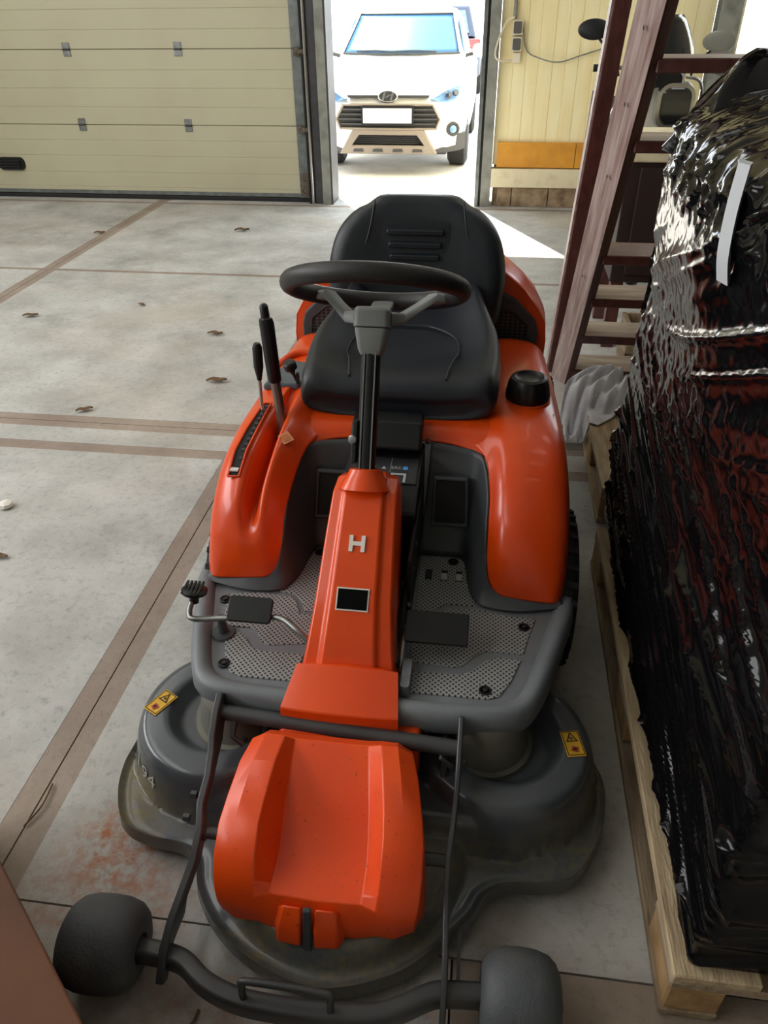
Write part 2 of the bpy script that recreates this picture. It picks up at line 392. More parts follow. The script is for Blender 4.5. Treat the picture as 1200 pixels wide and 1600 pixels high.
for i in range(len(xe)-1):
    x0 = xe[i]+(XW[xe[i]]+.0006 if i > 0 else 0); x1 = xe[i+1]-(XW[xe[i+1]]+.0006 if i < len(xe)-2 else 0)
    for j in range(len(ye)-1):
        y0 = ye[j]+(YW[ye[j]]+.0006 if j > 0 else 0); y1 = ye[j+1]-(YW[ye[j+1]]+.0006 if j < len(ye)-2 else 0)
        if j == 2 and i == 3: y0 = .70
        if j == 1 and i == 3: y1 = .36
        if j == 2:           # second, thinner strip running parallel to the joint
            slab(x0, x1, y0, 2.447); strip(x0, x1, 2.4475, 2.513); slab(x0, x1, 2.5135, y1)
        else: slab(x0, x1, y0, y1)
    for y in YJ:
        if y == .70 and i == 3:
            slab(x0, .02, .364, .696); strip(.024, x1, .53, .696); strip(.024, x1, .364, .526); continue
        h = YW[y]; strip(x0, x1, y-h, y-GAP/2); strip(x0, x1, y+GAP/2, y+h)
for x in XJ:
    h = XW[x]
    for j in range(len(ye)-1):
        strip(x-h, x-GAP/2, ye[j]+GAP, ye[j+1]-GAP); strip(x+GAP/2, x+h, ye[j]+GAP, ye[j+1]-GAP)

# ------------------------------------------------------------------ hall shell
CZ = 4.8
wb = thing('wall_back', (0, WALL_Y, 0), 'back wall of the hall with cream ribbed panels', 'wall', kind='structure')
DX0, DX1, DTOP = -1.385, -.145, 2.4
G().box(-6, -1.385, WALL_Y+.12, WALL_Y+.25, 3.2, CZ).obj('wall_sheet', wall_cream, wb, smooth=0)
G().box(-6, -5.2, WALL_Y+.0, WALL_Y+.25, 0, 3.2).obj('wall_sheet', wall_cream, wb, smooth=0)
G().box(DX0, DX1, WALL_Y, WALL_Y+.25, DTOP, CZ).obj('wall_sheet', wall_cream, wb, smooth=0)
G().box(-1.385, 5, WALL_Y+.1, WALL_Y+.25, 3.3, CZ).obj('wall_sheet', wall_cream, wb, smooth=0)
G().box(3.6, 5, WALL_Y, WALL_Y+.25, 0, 3.3).obj('wall_sheet', wall_cream, wb, smooth=0)
G().box(1.72, 3.6, WALL_Y, WALL_Y+.25, 0, 1.0).obj('wall_sheet', wall_cream, wb, smooth=0)
x = -.015
k = 0
while x < 1.55:                         # ribbed sandwich panels right of the doorway
    wv = .098 if k % 3 else .112
    G().box(x+.0004, min(x+wv, 1.56)-.0004, WALL_Y+(.0 if k % 2 else .002), WALL_Y+.2, .33, 3.3).obj('wall_panel', wall_cream, wb, smooth=0, bevel=.0025, bseg=2)
    x += wv; k += 1
G().box(.0, 1.56, WALL_Y+.012, WALL_Y+.2, .0, .33).obj('wall_backing', plinth_m, wb, smooth=0)
x = .04; k = 0
for wv in (.125, .31, .30, .34, .42):   # concrete plinth blocks
    G().box(x+.003, x+wv-.003, WALL_Y-.03, WALL_Y+.1, 0, .155).obj('plinth_block', plinth_m, wb, smooth=0, bevel=.006, bseg=2); x += wv
G().box(-.02, 1.56, WALL_Y-.05, WALL_Y+.05, .157, .305).obj('sill_rail', sill_m, wb, smooth=0, bevel=.006)
G().box(.02, .66, WALL_Y-.028, WALL_Y-.002, .312, .505).obj('board', board_yellow, wb, smooth=0, bevel=.003)
G().box(.665, 1.3, WALL_Y-.028, WALL_Y-.002, .312, .505).obj('board', board_yellow, wb, smooth=0, bevel=.003)
# right jamb of the doorway and steel column further right
t = thing('trim_1', (DX1, WALL_Y, 0), 'steel jamb post on the right side of the open doorway', 'door jamb', kind='structure')
G().box(-.150, -.118, WALL_Y-.06, WALL_Y+.22, 0, DTOP).obj('jamb_edge', galv_m, t, smooth=0, bevel=.003)
G().box(-.116, -.100, WALL_Y-.02, WALL_Y+.2, 0, DTOP).obj('jamb_gap', dark_steel, t, smooth=0)
G().box(-.100, -.018, WALL_Y-.05, WALL_Y+.2, 0, DTOP+.1).obj('jamb_post', frame_grey, t, smooth=0, bevel=.004)
t = thing('trim_2', (1.62, WALL_Y, 0), 'grey steel column on the back wall behind the wooden steps', 'column', kind='structure')
for y0, y1, x0, x1 in ((WALL_Y-.16, WALL_Y-.145, 1.56, 1.71), (WALL_Y-.145, WALL_Y-.0, 1.628, 1.64), (WALL_Y-.012, WALL_Y, 1.56, 1.71)):
    G().box(x0, x1, y0, y1, 0, 4.4).obj('flange', frame_grey, t, smooth=0, bevel=.002, bseg=1)
# window at far right
t = thing('window_1', (2.6, WALL_Y, 1.0), 'bright window in the back wall at the far right', 'window', kind='structure')
for x0, x1, z0, z1 in ((1.72, 1.77, 1.0, 3.3), (3.55, 3.6, 1.0, 3.3), (1.77, 3.55, 1.0, 1.05), (1.77, 3.55, 3.25, 3.3), (2.63, 2.68, 1.05, 3.25)):
    G().box(x0, x1, WALL_Y+.02, WALL_Y+.1, z0, z1).obj('window_frame', sill_m, t, smooth=0, bevel=.003)
glass = mat('clear pane', (235, 240, 242), .03, alpha=.14)
for x0, x1 in ((1.77, 2.63), (2.68, 3.55)):
    G().box(x0, x1, WALL_Y+.055, WALL_Y+.063, 1.05, 3.25).obj('pane', glass, t, smooth=0)
for nm, b, lb in (('wall_left', (-6.15, -6, -6, WALL_Y+.25, 0, CZ), 'plastered left side wall of the hall'),
                  ('wall_right', (5, 5.15, -6, WALL_Y+.25, 0, CZ), 'plastered right side wall of the hall'),
                  ('wall_front', (-6.15, 5.15, -6.15, -6, 0, CZ), 'plastered wall behind the viewer')):
    tag(G().box(*b).obj(nm, pwall_m, smooth=0), lb, 'wall', kind='structure')
tag(G().box(-6.15, 5.15, -6.15, WALL_Y+.25, CZ, CZ+.15).obj('ceiling', ceil_m, smooth=0), 'flat light ceiling of the hall', 'ceiling', kind='structure')

# unseen frames and panes, added to give the area lights a source
t = thing('window_2', (-6, .6, 1.4), 'long unseen window band added to the left side wall', 'window', kind='structure')
pane_w = mat('bright frosted pane', (238, 240, 242), .6)
for y0, y1, z0, z1 in ((-2.95, 4.15, 1.33, 1.40), (-2.95, 4.15, 3.6, 3.67), (-2.95, -2.9, 1.4, 3.6), (-.58, -.53, 1.4, 3.6), (1.77, 1.82, 1.4, 3.6), (4.1, 4.15, 1.4, 3.6)):
    G().box(-6.0, -5.93, y0, y1, z0, z1).obj('window_frame', frame_grey, t, smooth=0)
for y0, y1 in ((-2.9, -.58), (-.53, 1.77), (1.82, 4.1)):
    G().box(-5.99, -5.97, y0, y1, 1.4, 3.6).obj('pane', pane_w, t, smooth=0)
for n_, (xc_, yc_, wx_, wy_) in enumerate(((-3.6, 1.6, 1.6, 8.0), (1.6, 4.2, 1.2, 4.0))):
    t = thing('window_%d' % (n_+3), (xc_, yc_, CZ), ('long' if n_ == 0 else 'short')+' unseen rooflight strip added to the ceiling', 'rooflight', kind='structure')
    x0, x1, y0, y1 = xc_-wx_/2, xc_+wx_/2, yc_-wy_/2, yc_+wy_/2
    for b in ((x0-.06, x0, y0-.06, y1+.06), (x1, x1+.06, y0-.06, y1+.06), (x0, x1, y0-.06, y0), (x0, x1, y1, y1+.06)):
        G().box(*b, CZ-.08, CZ).obj('window_frame', frame_grey, t, smooth=0)
    G().box(x0, x1, y0, y1, CZ-.03, CZ-.01).obj('pane', pane_w, t, smooth=0)

# ------------------------------------------------------------------ sectional overhead door
d = thing('door_1', (-3.2, WALL_Y, 0), 'closed cream sectional overhead door with horizontal panels', 'overhead door', kind='structure')
SEAM = [.035, .608, 1.172, 1.735, 2.30, 2.87, 3.2]
GRV = {0: (.097, .222, .358, .485), 1: (.746, .888, 1.023), 2: (1.31, 1.45, 1.59), 3: (1.87, 2.01, 2.15), 4: (2.44, 2.58, 2.72), 5: ()}
for i in range(6):
    z0, z1 = SEAM[i]+.002, SEAM[i+1]-.002; yf = WALL_Y
    prof = [(yf+.004, z0), (yf, z0+.004)]
    for g in GRV[i]: prof += [(yf, g-.004), (yf+.0035, g), (yf, g+.004)]
    prof += [(yf, z1-.004), (yf+.004, z1), (yf+.05, z1), (yf+.05, z0)]
    g = G().loft([[V(-5.2, y, z) for y, z in prof], [V(-1.692, y, z) for y, z in prof]])
    pn = g.obj('door_panel', door_cream, d, smooth=25)
    G().box(-1.690, -1.603, yf-.012, yf+.04, z0, z1).obj('end_stile', galv_m, pn, smooth=0, bevel=.003)
G().box(-5.2, -1.6, WALL_Y+.052, WALL_Y+.12, 0, 3.3).obj('door_light_block', dark_steel, d, smooth=0)  # unseen backing, added to keep daylight from leaking through the panel seams
for zi in (1, 2, 3, 4):
    z = SEAM[zi]
    for x in (-3.62, -2.646, -4.6):
        h = G().box(x-.034, x+.034, WALL_Y-.006, WALL_Y, z-.05, z-.004).box(x-.034, x+.034, WALL_Y-.006, WALL_Y, z+.004, z+.05)
        ho = h.obj('hinge', steel_m, d, smooth=0, bevel=.002, bseg=1)
        G().tube([(x-.03, WALL_Y-.01, z), (x+.03, WALL_Y-.01, z)], .008, 10).obj('pin', dark_steel, ho)
    b = G().box(-1.665, -1.59, WALL_Y-.05, WALL_Y-.012, z-.05, z+.01).tube([(-1.62, WALL_Y-.055, z-.02), (-1.56, WALL_Y-.055, z-.02)], .022, 14)
    b.obj('roller_bracket', rust_steel, d, bevel=.002, bseg=1)
G().box(-1.68, -1.605, WALL_Y-.03, WALL_Y-.011, .04, .24).obj('bottom_bracket', rust_steel, d, smooth=0, bevel=.003)
G().box(-5.2, -1.6, WALL_Y-.012, WALL_Y+.04, .0, .034).obj('bottom_seal', rubber_m, d, smooth=0, bevel=.006)
G().box(-5.2, -1.69, WALL_Y-.007, WALL_Y-.001, .040, .070).obj('bottom_rail', galv_m, d, smooth=0)
hp = G().loft([[V(-4.385+px, WALL_Y-.001, .285+py) for px, py in rrect(.26, .11, .045)], [V(-4.385+px*.96, WALL_Y-.022, .285+py*.94) for px, py in rrect(.26, .11, .045)]])
hh = hp.obj('handle_plate', black_pl, d)
for z in (.262, .285, .308): G().tube([(-4.48, WALL_Y-.028, z), (-4.29, WALL_Y-.028, z)], .008, 8).obj('grip_rib', black_matte, hh)
t = thing('trim_3', (-1.47, WALL_Y, 0), 'grey steel door post with vertical roller track left of the doorway', 'door post', kind='structure')
G().tube([(-1.563, WALL_Y-.075, 0.0), (-1.563, WALL_Y-.075, 3.3)], .0135, 16).obj('track_tube', chrome_m, t)
G().box(-1.600, -1.585, WALL_Y-.07, WALL_Y+.1, 0, 3.3).obj('track_channel', rubber_m, t, smooth=0)
G().box(-1.545, -1.472, WALL_Y-.06, WALL_Y-.035, 0, 3.3).obj('inner_channel', dark_steel, t, smooth=0, bevel=.003)
G().box(-1.472, -1.397, WALL_Y-.09, WALL_Y-.03, 0, 3.3).obj('post_face', frame_grey, t, smooth=0, bevel=.004)
G().box(-1.396, -1.383, WALL_Y-.085, WALL_Y+.2, 0, 3.3).obj('post_edge', dark_steel, t, smooth=0)
G().box(-1.59, -1.396, WALL_Y-.03, WALL_Y+.2, 0, 3.3).obj('post_core', dark_steel, t, smooth=0)

# wall switch with cable
t = thing('wall_switch', (.11, WALL_Y, 1.1), 'grey double wall switch with conduit beside the doorway', 'switch')
sw_grey = mat('switch grey', (92, 90, 84), .5); sw_white = mat('switch ivory', (226, 216, 190), .5)
for z in (1.305, 1.195):
    hb = G().loft([[V(.112+px, WALL_Y-.004, z+py) for px, py in rrect(.082, .104, .014)], [V(.112+px*.95, WALL_Y-.05, z+py*.95) for px, py in rrect(.082, .104, .014)]]).obj('housing', sw_white, t)
    G().loft([[V(.112+px, WALL_Y-.049, z+py) for px, py in rrect(.062, .08, .01)], [V(.112+px*.95, WALL_Y-.058, z+py*.95) for px, py in rrect(.062, .08, .01)]]).obj('rocker', sw_grey, hb)
G().box(.09, .15, WALL_Y-.04, WALL_Y-.004, 1.07, 1.14).obj('junction_box', sw_white, t, smooth=0, bevel=.006)
G().tube([(.085, WALL_Y-.02, 1.36), (.085, WALL_Y-.02, 2.9)], .014, 12).obj('conduit', frame_grey, t)
tag(G().tube(spline([(.085, WALL_Y-.03, 1.37), (.03, WALL_Y-.03, 1.345), (-.03, WALL_Y-.06, 1.22), (-.045, WALL_Y-.06, 1.12), (-.0, WALL_Y-.05, 1.085), (.08, WALL_Y-.02, 1.09)], 30), .008, 8).obj('cable', sw_white, base=(.03, WALL_Y, 1.1)), 'short pale cable looping down beside the wall switch', 'cable')
tag(G().tube(spline([(.15, WALL_Y-.02, 1.34), (.19, WALL_Y-.02, 1.16), (.30, WALL_Y-.02, 1.10), (.45, WALL_Y-.02, 1.075), (.62, WALL_Y-.02, 1.12), (.9, WALL_Y-.02, 1.2)], 30), .005, 8).obj('cable', frame_grey, base=(.5, WALL_Y, 1.1)), 'long thin cable sagging across the cream wall panels', 'cable')

# ------------------------------------------------------------------ yard outside
tag(G().box(-30, 30, WALL_Y+.25, 60, -.3, -.10).obj('ground_yard', asphalt_m, smooth=0), 'sunlit concrete yard outside the doorway', 'yard', kind='structure')
tag(G().add([(DX0-.1, WALL_Y+.0, -.003), (DX1+.1, WALL_Y, -.003), (DX1+.1, WALL_Y+.6, -.1), (DX0-.1, WALL_Y+.6, -.1), (DX0-.1, WALL_Y+.0, -.12), (DX1+.1, WALL_Y, -.12)], [(0, 1, 2, 3), (0, 3, 4), (1, 5, 2), (0, 4, 5, 1), (4, 3, 2, 5)]).obj('trim_4', asphalt_m, smooth=0), 'sloped concrete threshold in the open doorway', 'threshold', kind='structure')
# ------------------------------------------------------------------ riding mower
XC = -.205
mow = thing('riding_mower', (XC, 1.5, 0), 'orange and black ride-on lawn mower with front cutting deck', 'lawn mower')
def mir(x): return 2*XC-x

# --- cutting deck: pressed shell with two raised lobes and a round front
OUT = [(-.207, .585), (-.33, .612), (-.42, .665), (-.478, .73), (-.505, .79), (-.55, .818), (-.62, .826), (-.685, .850), (-.725, .915), (-.742, .985), (-.74, 1.05),
       (-.735, 1.12), (-.70, 1.20), (-.62, 1.27), (-.45, 1.33), (-.2, 1.35), (.03, 1.33), (.2, 1.27), (.28, 1.20), (.315, 1.12), (.33, 1.07), (.325, 1.0), (.300, .925),
       (.255, .855), (.2, .828), (.13, .818), (.08, .79), (.05, .74), (.0, .69), (-.08, .625)]
LC = (-.522, 1.082); RC = (.102, 1.082)
def deck_h(x, y, edge):
    z = .062
    for c in (LC, RC):
        d_ = math.hypot(x-c[0], y-c[1])
        h = .066+(.186-.066)*math.sqrt(max(0, 1-smooth01(.168, .212, d_)**1.6)) if d_ < .212 else .066
        h -= .030*(1-smooth01(.098, .126, d_))
        z = max(z, h)
    b = .15*smooth01(.83, .90, y)*smooth01(.40, .33, abs(x-XC))
    z = max(z, b)
    dd = math.hypot(x+.215, y-.868)
    z = max(z, .062+.046*(1-smooth01(.225, .262, dd))+.012*(1-smooth01(0, .24, dd)))
    z = z+.010*(1-smooth01(.0, .012, edge))-.004*(1-smooth01(.012, .03, edge))
    return z
NS, NR = 220, 64
ol = spline([(a, b, 0) for a, b in OUT], NS, True); cc = V(XC, 1.0, 0)
rings = []
for k in range(NR+1):
    s_ = 1-(1-k/NR)**1.0
    s_ = max(s_, .004)
    ring = []
    for p in ol:
        q = cc+(p-cc)*s_; e = (1-s_)*(p-cc).length
        ring.append(V(q.x, q.y, deck_h(q.x, q.y, e)))
    rings.append(ring)
rings.append([V(p.x, p.y, .040)+(p-cc).normalized()*.004 for p in ol])
rings.append([V(p.x, p.y, .028)+(p-cc).normalized()*.001 for p in ol])
deck = G().loft(rings, True, True).obj('cutting_deck', deck_m, mow, smooth=60)
deck['label'] = 'dark grey pressed steel cutting deck with two round lobes'
for s_, c in ((-1, LC), (1, RC)):
    cv = [V(c[0]-s_*.035, c[1]+.01, 0)+V(math.cos(a)*r_*1.0, math.sin(a)*r_*1.1, z) for z, r_ in ((.15, .102), (.168, .100), (.17, .090), (.24, .078), (.262, .074), (.275, .06)) for a in [2*math.pi*i/40 for i in range(40)]]
    G().loft([cv[i*40:(i+1)*40] for i in range(6)]).obj('belt_cover', mat('dusty cover %d' % s_, (96, 96, 90), .7, rgb2=(112, 108, 94), scale=14, detail=8) if s_ < 0 else MATS['dusty cover -1'], deck)
# warning stickers on the lobes: yellow plate, triangle, mark
for (ox, oy), ang, flip in (((-.668, 1.075), 62, 1), ((.249, 1.075), -78, -1)):
    ex = V(math.cos(R(ang)), math.sin(R(ang)), 0); ey = V(-math.sin(R(ang)), math.cos(R(ang)), 0)
    e0, e1 = (ex, ey)
    z = .1885
    st = G().add(on_plane(rect2(.066, .040), (ox, oy, z), e0, e1), [(0, 1, 2, 3)]).obj('warning_sticker', yellow_m, deck, smooth=0, solid=.001)
    st['label'] = 'yellow warning sticker with triangle sign'
    tri = [(.004, -.013), (.029, 0), (.004, .013)] if flip > 0 else [(-.029, 0), (-.004, -.013), (-.004, .013)]
    cx_, cy_ = sum(p[0] for p in tri)/3, 0
    inn = [(cx_+(p[0]-cx_)*.68, cy_+(p[1]-cy_)*.68) for p in tri]
    P6 = on_plane(tri+inn, (ox, oy, z), e0, e1, .0012)
    dl = G().add(P6, [(0, 1, 4, 3), (1, 2, 5, 4), (2, 0, 3, 5)])
    dl.add(on_plane([(cx_-.004, -.004), (cx_+.004, -.002), (cx_, .004)], (ox, oy, z), e0, e1, .0012), [(0, 1, 2)])
    dl.add(on_plane([(px*.98, py*.98) for px, py in rect2(.063, .037)]+[(px, py) for px, py in rect2(.058, .033)], (ox, oy, z), e0, e1, .0012), [(0, 1, 5, 4), (1, 2, 6, 5), (2, 3, 7, 6), (3, 0, 4, 7)])
    dl.obj('sticker_triangle', ink_m, deck, smooth=0)
    sgn = -1 if flip > 0 else 1
    for rr, mm in ((.010, red_ink), (.005, ink_m)):
        pts = [(sgn*.016+rr*math.cos(2*math.pi*i/9)*(1 if i % 2 else .7), rr*math.sin(2*math.pi*i/9)*(1 if i % 2 else .7)) for i in range(9)]
        G().add(on_plane(pts, (ox, oy, z), e0, e1, .0013 if mm is red_ink else .0016), [tuple(range(9))]).obj('sticker_mark', mm, deck, smooth=0)
# size lettering wrapped round the left lobe wall
tv, tf = text_geo('I 94', .062)
def lobe_r(z):
    r_ = .225
    while r_ > .15:
        h = .066+.12*math.sqrt(max(0, 1-smooth01(.168, .212, r_)**1.6)) if r_ < .212 else .066
        if h >= z: return r_
        r_ -= .0005
    return .17
lv = []
for p in tv:
    a = R(226)+p.x/.215; zz = .122+p.y*.75; rr = lobe_r(zz)+.0022
    lv.append(V(LC[0]+math.cos(a)*rr, LC[1]+math.sin(a)*rr, zz))
G().add(lv, tf).obj('size_lettering', mat('faded lettering', (176, 176, 168), .6), deck, smooth=0)
G().lathe((-.676, .962, .060), (0, 0, 1), [(0, .009), (.009, .009), (.010, .006)], 14).obj('rim_bolt', white_m, deck)

# --- front cover of the deck (faceted, with a scoop)
def cover():
    g = G()
    # columns (x) from left edge to right edge; rows from rear top to front bottom  (y, z)
    xs = [-.425, -.418, -.385, -.340, -.312, -.228, -.145, -.115, -.078, -.042, -.035]
    rows = []
    def row(side, sh_out, sh, lip, mid):
        l = [side, sh_out, sh, sh, lip, mid, lip, sh, sh, sh_out, side]; return l
    # each entry: (y,z) for: side wall, shoulder outer, shoulder, scoop lip, scoop mid
    T = [
        (row((.955, .16), (.955, .26), (.955, .285), (.955, .282), (.955, .282)), (-.240, .845)),
        (row((.93, .15), (.93, .285), (.93, .305), (.93, .298), (.93, .298)), (-.240, .86)),
        (row((.88, .14), (.87, .292), (.865, .308), (.875, .275), (.875, .272)), (-.236, .92)),
        (row((.82, .13), (.80, .276), (.795, .292), (.815, .232), (.815, .230)), (-.232, .975)),
        (row((.77, .13), (.755, .264), (.75, .280), (.768, .197), (.768, .194)), (-.230, 1.0)),
        (row((.735, .125), (.715, .240), (.71, .250), (.74, .189), (.74, .188)), (-.229, 1.0)),
        (row((.71, .12), (.69, .205), (.682, .212), (.694, .190), (.692, .189)), (-.229, .995)),
        (row((.70, .118), (.676, .180), (.668, .186), (.678, .188), (.676, .186)), (-.229, .975)),
        (row((.70, .115), (.672, .150), (.662, .15), (.660, .15), (.658, .15)), (-.230, .96)),
        (row((.70, .112), (.678, .118), (.664, .112), (.658, .110), (.654, .110)), (-.230, .955))]
    rings = []
    for pts, sx in T:
        rings.append([V(sx[0]+(x+.230)*sx[1], y, z) for x, (y, z) in zip(xs, pts)])
    g.loft(rings, False, False)
    n = len(xs); f0 = len(g.v)
    # rear wall and closing bottom
    g.add([V(p.x, p.y, .12) for p in rings[0]], []); g.f += [(i, i+1, f0+i+1, f0+i) for i in range(n-1)]
    return g
cv = cover().obj('deck_cover', cover_orange, mow, smooth=26, bevel=.0045, bseg=3)
cv['label'] = 'bright orange plastic deck cover with a scooped top'
g = G()
for s_ in (-1, 1):
    g.loft([[V(-.237+s_*.012, .662, .185), V(-.237+s_*.046, .664, .182), V(-.237+s_*.060, .67, .165), V(-.237+s_*.012, .67, .165)],
            [V(-.237+s_*.012, .640, .150), V(-.237+s_*.054, .642, .146), V(-.237+s_*.068, .665, .130), V(-.237+s_*.012, .665, .130)],
            [V(-.237+s_*.012, .632, .105), V(-.237+s_*.056, .636, .105), V(-.237+s_*.070, .668, .105), V(-.237+s_*.012, .668, .105)]])
g.obj('latch_boss', cover_orange, cv, smooth=30, bevel=.004)
G().beam((-.237, .656, .190), (-.237, .634, .100), (.0075, 0, 0), (0, .004, .002)).obj('latch_strap', dark_pl, cv, bevel=.002)
G().box(-.36, -.07, .962, 1.03, .17, .272).obj('rear_cover', orange, cv, smooth=0, bevel=.012, bseg=3)
# --- lift frame: cross tube, side arms, pivots
fr = G().tube([(-.492, .995, .276), (.010, .968, .268)], .0165, 20).obj('cross_tube', frame_m, mow)
def arm(path, xs, h, th, name):
    rings = []
    for i, (y, z) in enumerate(path):
        a = path[max(0, i-1)]; b = path[min(len(path)-1, i+1)]
        t_ = V(0, b[0]-a[0], b[1]-a[1]).normalized(); n_ = V(0, -t_.z, t_.y)
        c = V(xs[i], y, z); hh_ = h[i]
        rings.append([c+n_*hh_+V(-th, 0, 0), c+n_*hh_+V(th, 0, 0), c-n_*hh_+V(th, 0, 0), c-n_*hh_+V(-th, 0, 0)])
    return G().loft(rings).obj(name, frame_m, mow, smooth=35, bevel=.003)
pth = [(1.02, .305), (.99, .275), (.95, .248), (.92, .235), (.87, .222), (.81, .222), (.775, .205), (.73, .175), (.70, .158), (.64, .125), (.60, .100), (.562, .062)]
hs = [.014, .028, .030, .020, .014, .014, .018, .014, .014, .015, .018, .012]
arm(pth, [-.492, -.492, -.490, -.487, -.482, -.476, -.466, -.468, -.474, -.486, -.489, -.489], hs, .0075, 'lift_arm')
arm(pth, [.010, .010, .010, .010, .009, .006, .002, .002, .004, .008, .010, .010], hs, .0055, 'lift_arm')
for xa, xb in ((-.468, -.405), (-.064, .0)):
    G().lathe((xa, .772, .198), (1, 0, 0), [(0, .016), (.012, .016), (.014, .012), (xb-xa, .012)], 18).obj('pivot_stub', frame_m, mow)
for x, y, z in ((-.498, .832, .222), (.017, .832, .222), (-.5, .79, .21), (.016, .95, .25)):
    G().lathe((x, y, z), (1, 0, 0), [(-.006, .008), (.006, .008)], 6).obj('bolt', frame_m, mow)
for x in (-.455, -.025):   # small hooks below the cross tube
    G().tube([(x, .985, .27), (x, .955, .25), (x+.02, .95, .235), (x+.02, .97, .225)], .006, 8).obj('hook', frame_m, mow)
# --- front axle bar with handle and rollers
bp = spline([(-.545, .602, .078), (-.50, .600, .078), (-.455, .592, .078), (-.41, .565, .078), (-.36, .548, .078), (-.30, .541, .078), (-.20, .541, .078), (-.11, .549, .078), (-.06, .568, .078), (-.01, .595, .078), (.03, .602, .078), (.085, .606, .078)], 60)
rings = []
for i, p in enumerate(bp):
    t_ = (bp[min(i+1, 59)]-bp[max(i-1, 0)]).normalized(); a = V(-t_.y, t_.x, 0)
    rings.append([p+a*(q[0])+V(0, 0, q[1]) for q in rrect(.034, .046, .010, 3)])
bar = G().loft(rings).obj('front_bar', frame_m, mow, smooth=45)
G().tube(spline([(-.328, .541, .092), (-.330, .548, .125), (-.318, .552, .138), (-.19, .550, .138), (-.178, .546, .125), (-.178, .540, .092)], 40), .0065, 10).obj('bar_handle', frame_m, bar)
for x0, x1 in ((-.680, -.540), (.072, .205)):
    c = (x0+x1)/2; hw = (x1-x0)/2
    prof = [(-hw, .026), (-hw, .050), (-hw*.90, .064), (-hw*.72, .0745), (-hw*.4, .0805), (0, .082), (hw*.4, .0805), (hw*.72, .0745), (hw*.90, .064), (hw, .050), (hw, .026), (hw*.9, .024), (hw*.86, .02)]
    rl = G().lathe((c, .604, .082), (1, 0, 0), prof, 44).obj('roller', roller_m, mow, smooth=50)
    G().lathe((c, .604, .082), (1, 0, 0), [(-hw-.006, .011), (-hw-.005, .014), (hw+.004, .014), (hw+.006, .011)], 16).obj('hub', black_matte, rl)
for x, s_ in ((-.50, -1), (.03, 1)):
    G().prism([V(x, .615, .085), V(x, .72, .075), V(x, .69, .05), V(x, .615, .06)], (.006, 0, 0)).obj('bracket', frame_m, mow, smooth=0)

# --- chassis block under the plate
G().box(-.42, .01, 1.06, 2.62, .13, .268).obj('chassis', chassis_m, mow, smooth=0, bevel=.01)
G().box(-.36, -.06, .99, 1.08, .15, .245).obj('deck_coupling', chassis_m, mow, smooth=0, bevel=.008)
for x in (-.40, -.02):
    G().beam((x, 1.10, .25), (x, .965, .20), (.006, 0, 0), (0, .008, .018)).obj('lift_link', frame_m, mow, smooth=0, bevel=.002)
# --- wheels under the fenders and at the rear
def wheel(x0, x1, yc, rad):
    c = (x0+x1)/2; hw = (x1-x0)/2
    prof = [(-hw*.7, rad*.45), (-hw*.95, rad*.55), (-hw, rad*.75), (-hw*.93, rad*.92), (-hw*.7, rad*.985), (-hw*.3, rad), (hw*.3, rad), (hw*.7, rad*.985), (hw*.93, rad*.92), (hw, rad*.75), (hw*.95, rad*.55), (hw*.7, rad*.45)]
    tw = G().lathe((c, yc, rad), (1, 0, 0), prof, 48).obj('tyre', tyre_m, mow, smooth=50)
    lug = G()
    for k in range(30):
        a = 2*math.pi*k/30
        for s_ in (-1, 1):
            a2 = a+(math.pi/30 if s_ > 0 else 0)
            er = V(0, math.cos(a2), math.sin(a2)); et = V(0, -math.sin(a2), math.cos(a2))
            lug.obox(V(c+s_*hw*.52, yc, rad)+er*(rad*.978), V(hw*.36, 0, 0)+et*.006*s_, et*.007, er*.006)
    lg = lug.obj('tread_lugs', tyre_m, tw, smooth=0); lg['kind'] = 'stuff'
    G().lathe((c, yc, rad), (1, 0, 0), [(-hw*.6, .02), (-hw*.62, rad*.46), (hw*.62, rad*.46), (hw*.6, .02)], 24).obj('rim', steel_m, tw)
for a, b in ((.128, .290), (mir(.290), mir(.128))):
    a, b = (a-.012, b-.014) if a > XC else (a+.035, b+.03)
    wheel(a, b, 1.575, .205); wheel(a-.015 if a > XC else a+.015, b-.015 if b > XC else b+.015, 2.42, .205)

# --- foot plate: rim tray, mats
def outline_plate(k=0.0):
    L = [(-.470, 1.44), (-.462, 1.36), (-.435, 1.26), (-.408, 1.17), (-.378, 1.085), (-.352, 1.045), (-.305, 1.022), (-.22, 1.012), (-.12, 1.008)]
    pts = []
    for dx, y in L: pts.append((XC+dx*(1-k*2.2), y+k*(.9 if y < 1.1 else .5)))
    for dx, y in reversed(L): pts.append((XC-dx*(1-k*2.2), y+k*(.9 if y < 1.1 else .5)))
    return pts
o3 = spline([(a, b, 0) for a, b in outline_plate()], 90)
o3 = [V(XC-.470, 1.70, 0)]+o3+[V(XC+.470, 1.70, 0)]
cpt = V(XC, 1.45, 0)
def inset(p, dd):
    q = cpt-p; q.z = 0; return p+q.normalized()*dd
rings = []
for dd, z in ((.020, .245), (.006, .252), (.0, .272), (.002, .300), (.010, .312), (.022, .3155), (.036, .3125), (.046, .303), (.05, .296)):
    rings.append([V(inset(p, dd).x, inset(p, dd).y, z) for p in o3])
tray = G().loft(rings, True, False).obj('foot_plate', grey_pl, mow, smooth=45)
in3 = [inset(p, .0495) for p in o3]
G().add([V(p.x, p.y, .2965) for p in in3]+[V(p.x, p.y, .27) for p in in3], [tuple(range(len(in3)))]+[tuple(reversed(range(len(in3), 2*len(in3))))]).obj('plate_floor', grey_pl, tray, smooth=0)
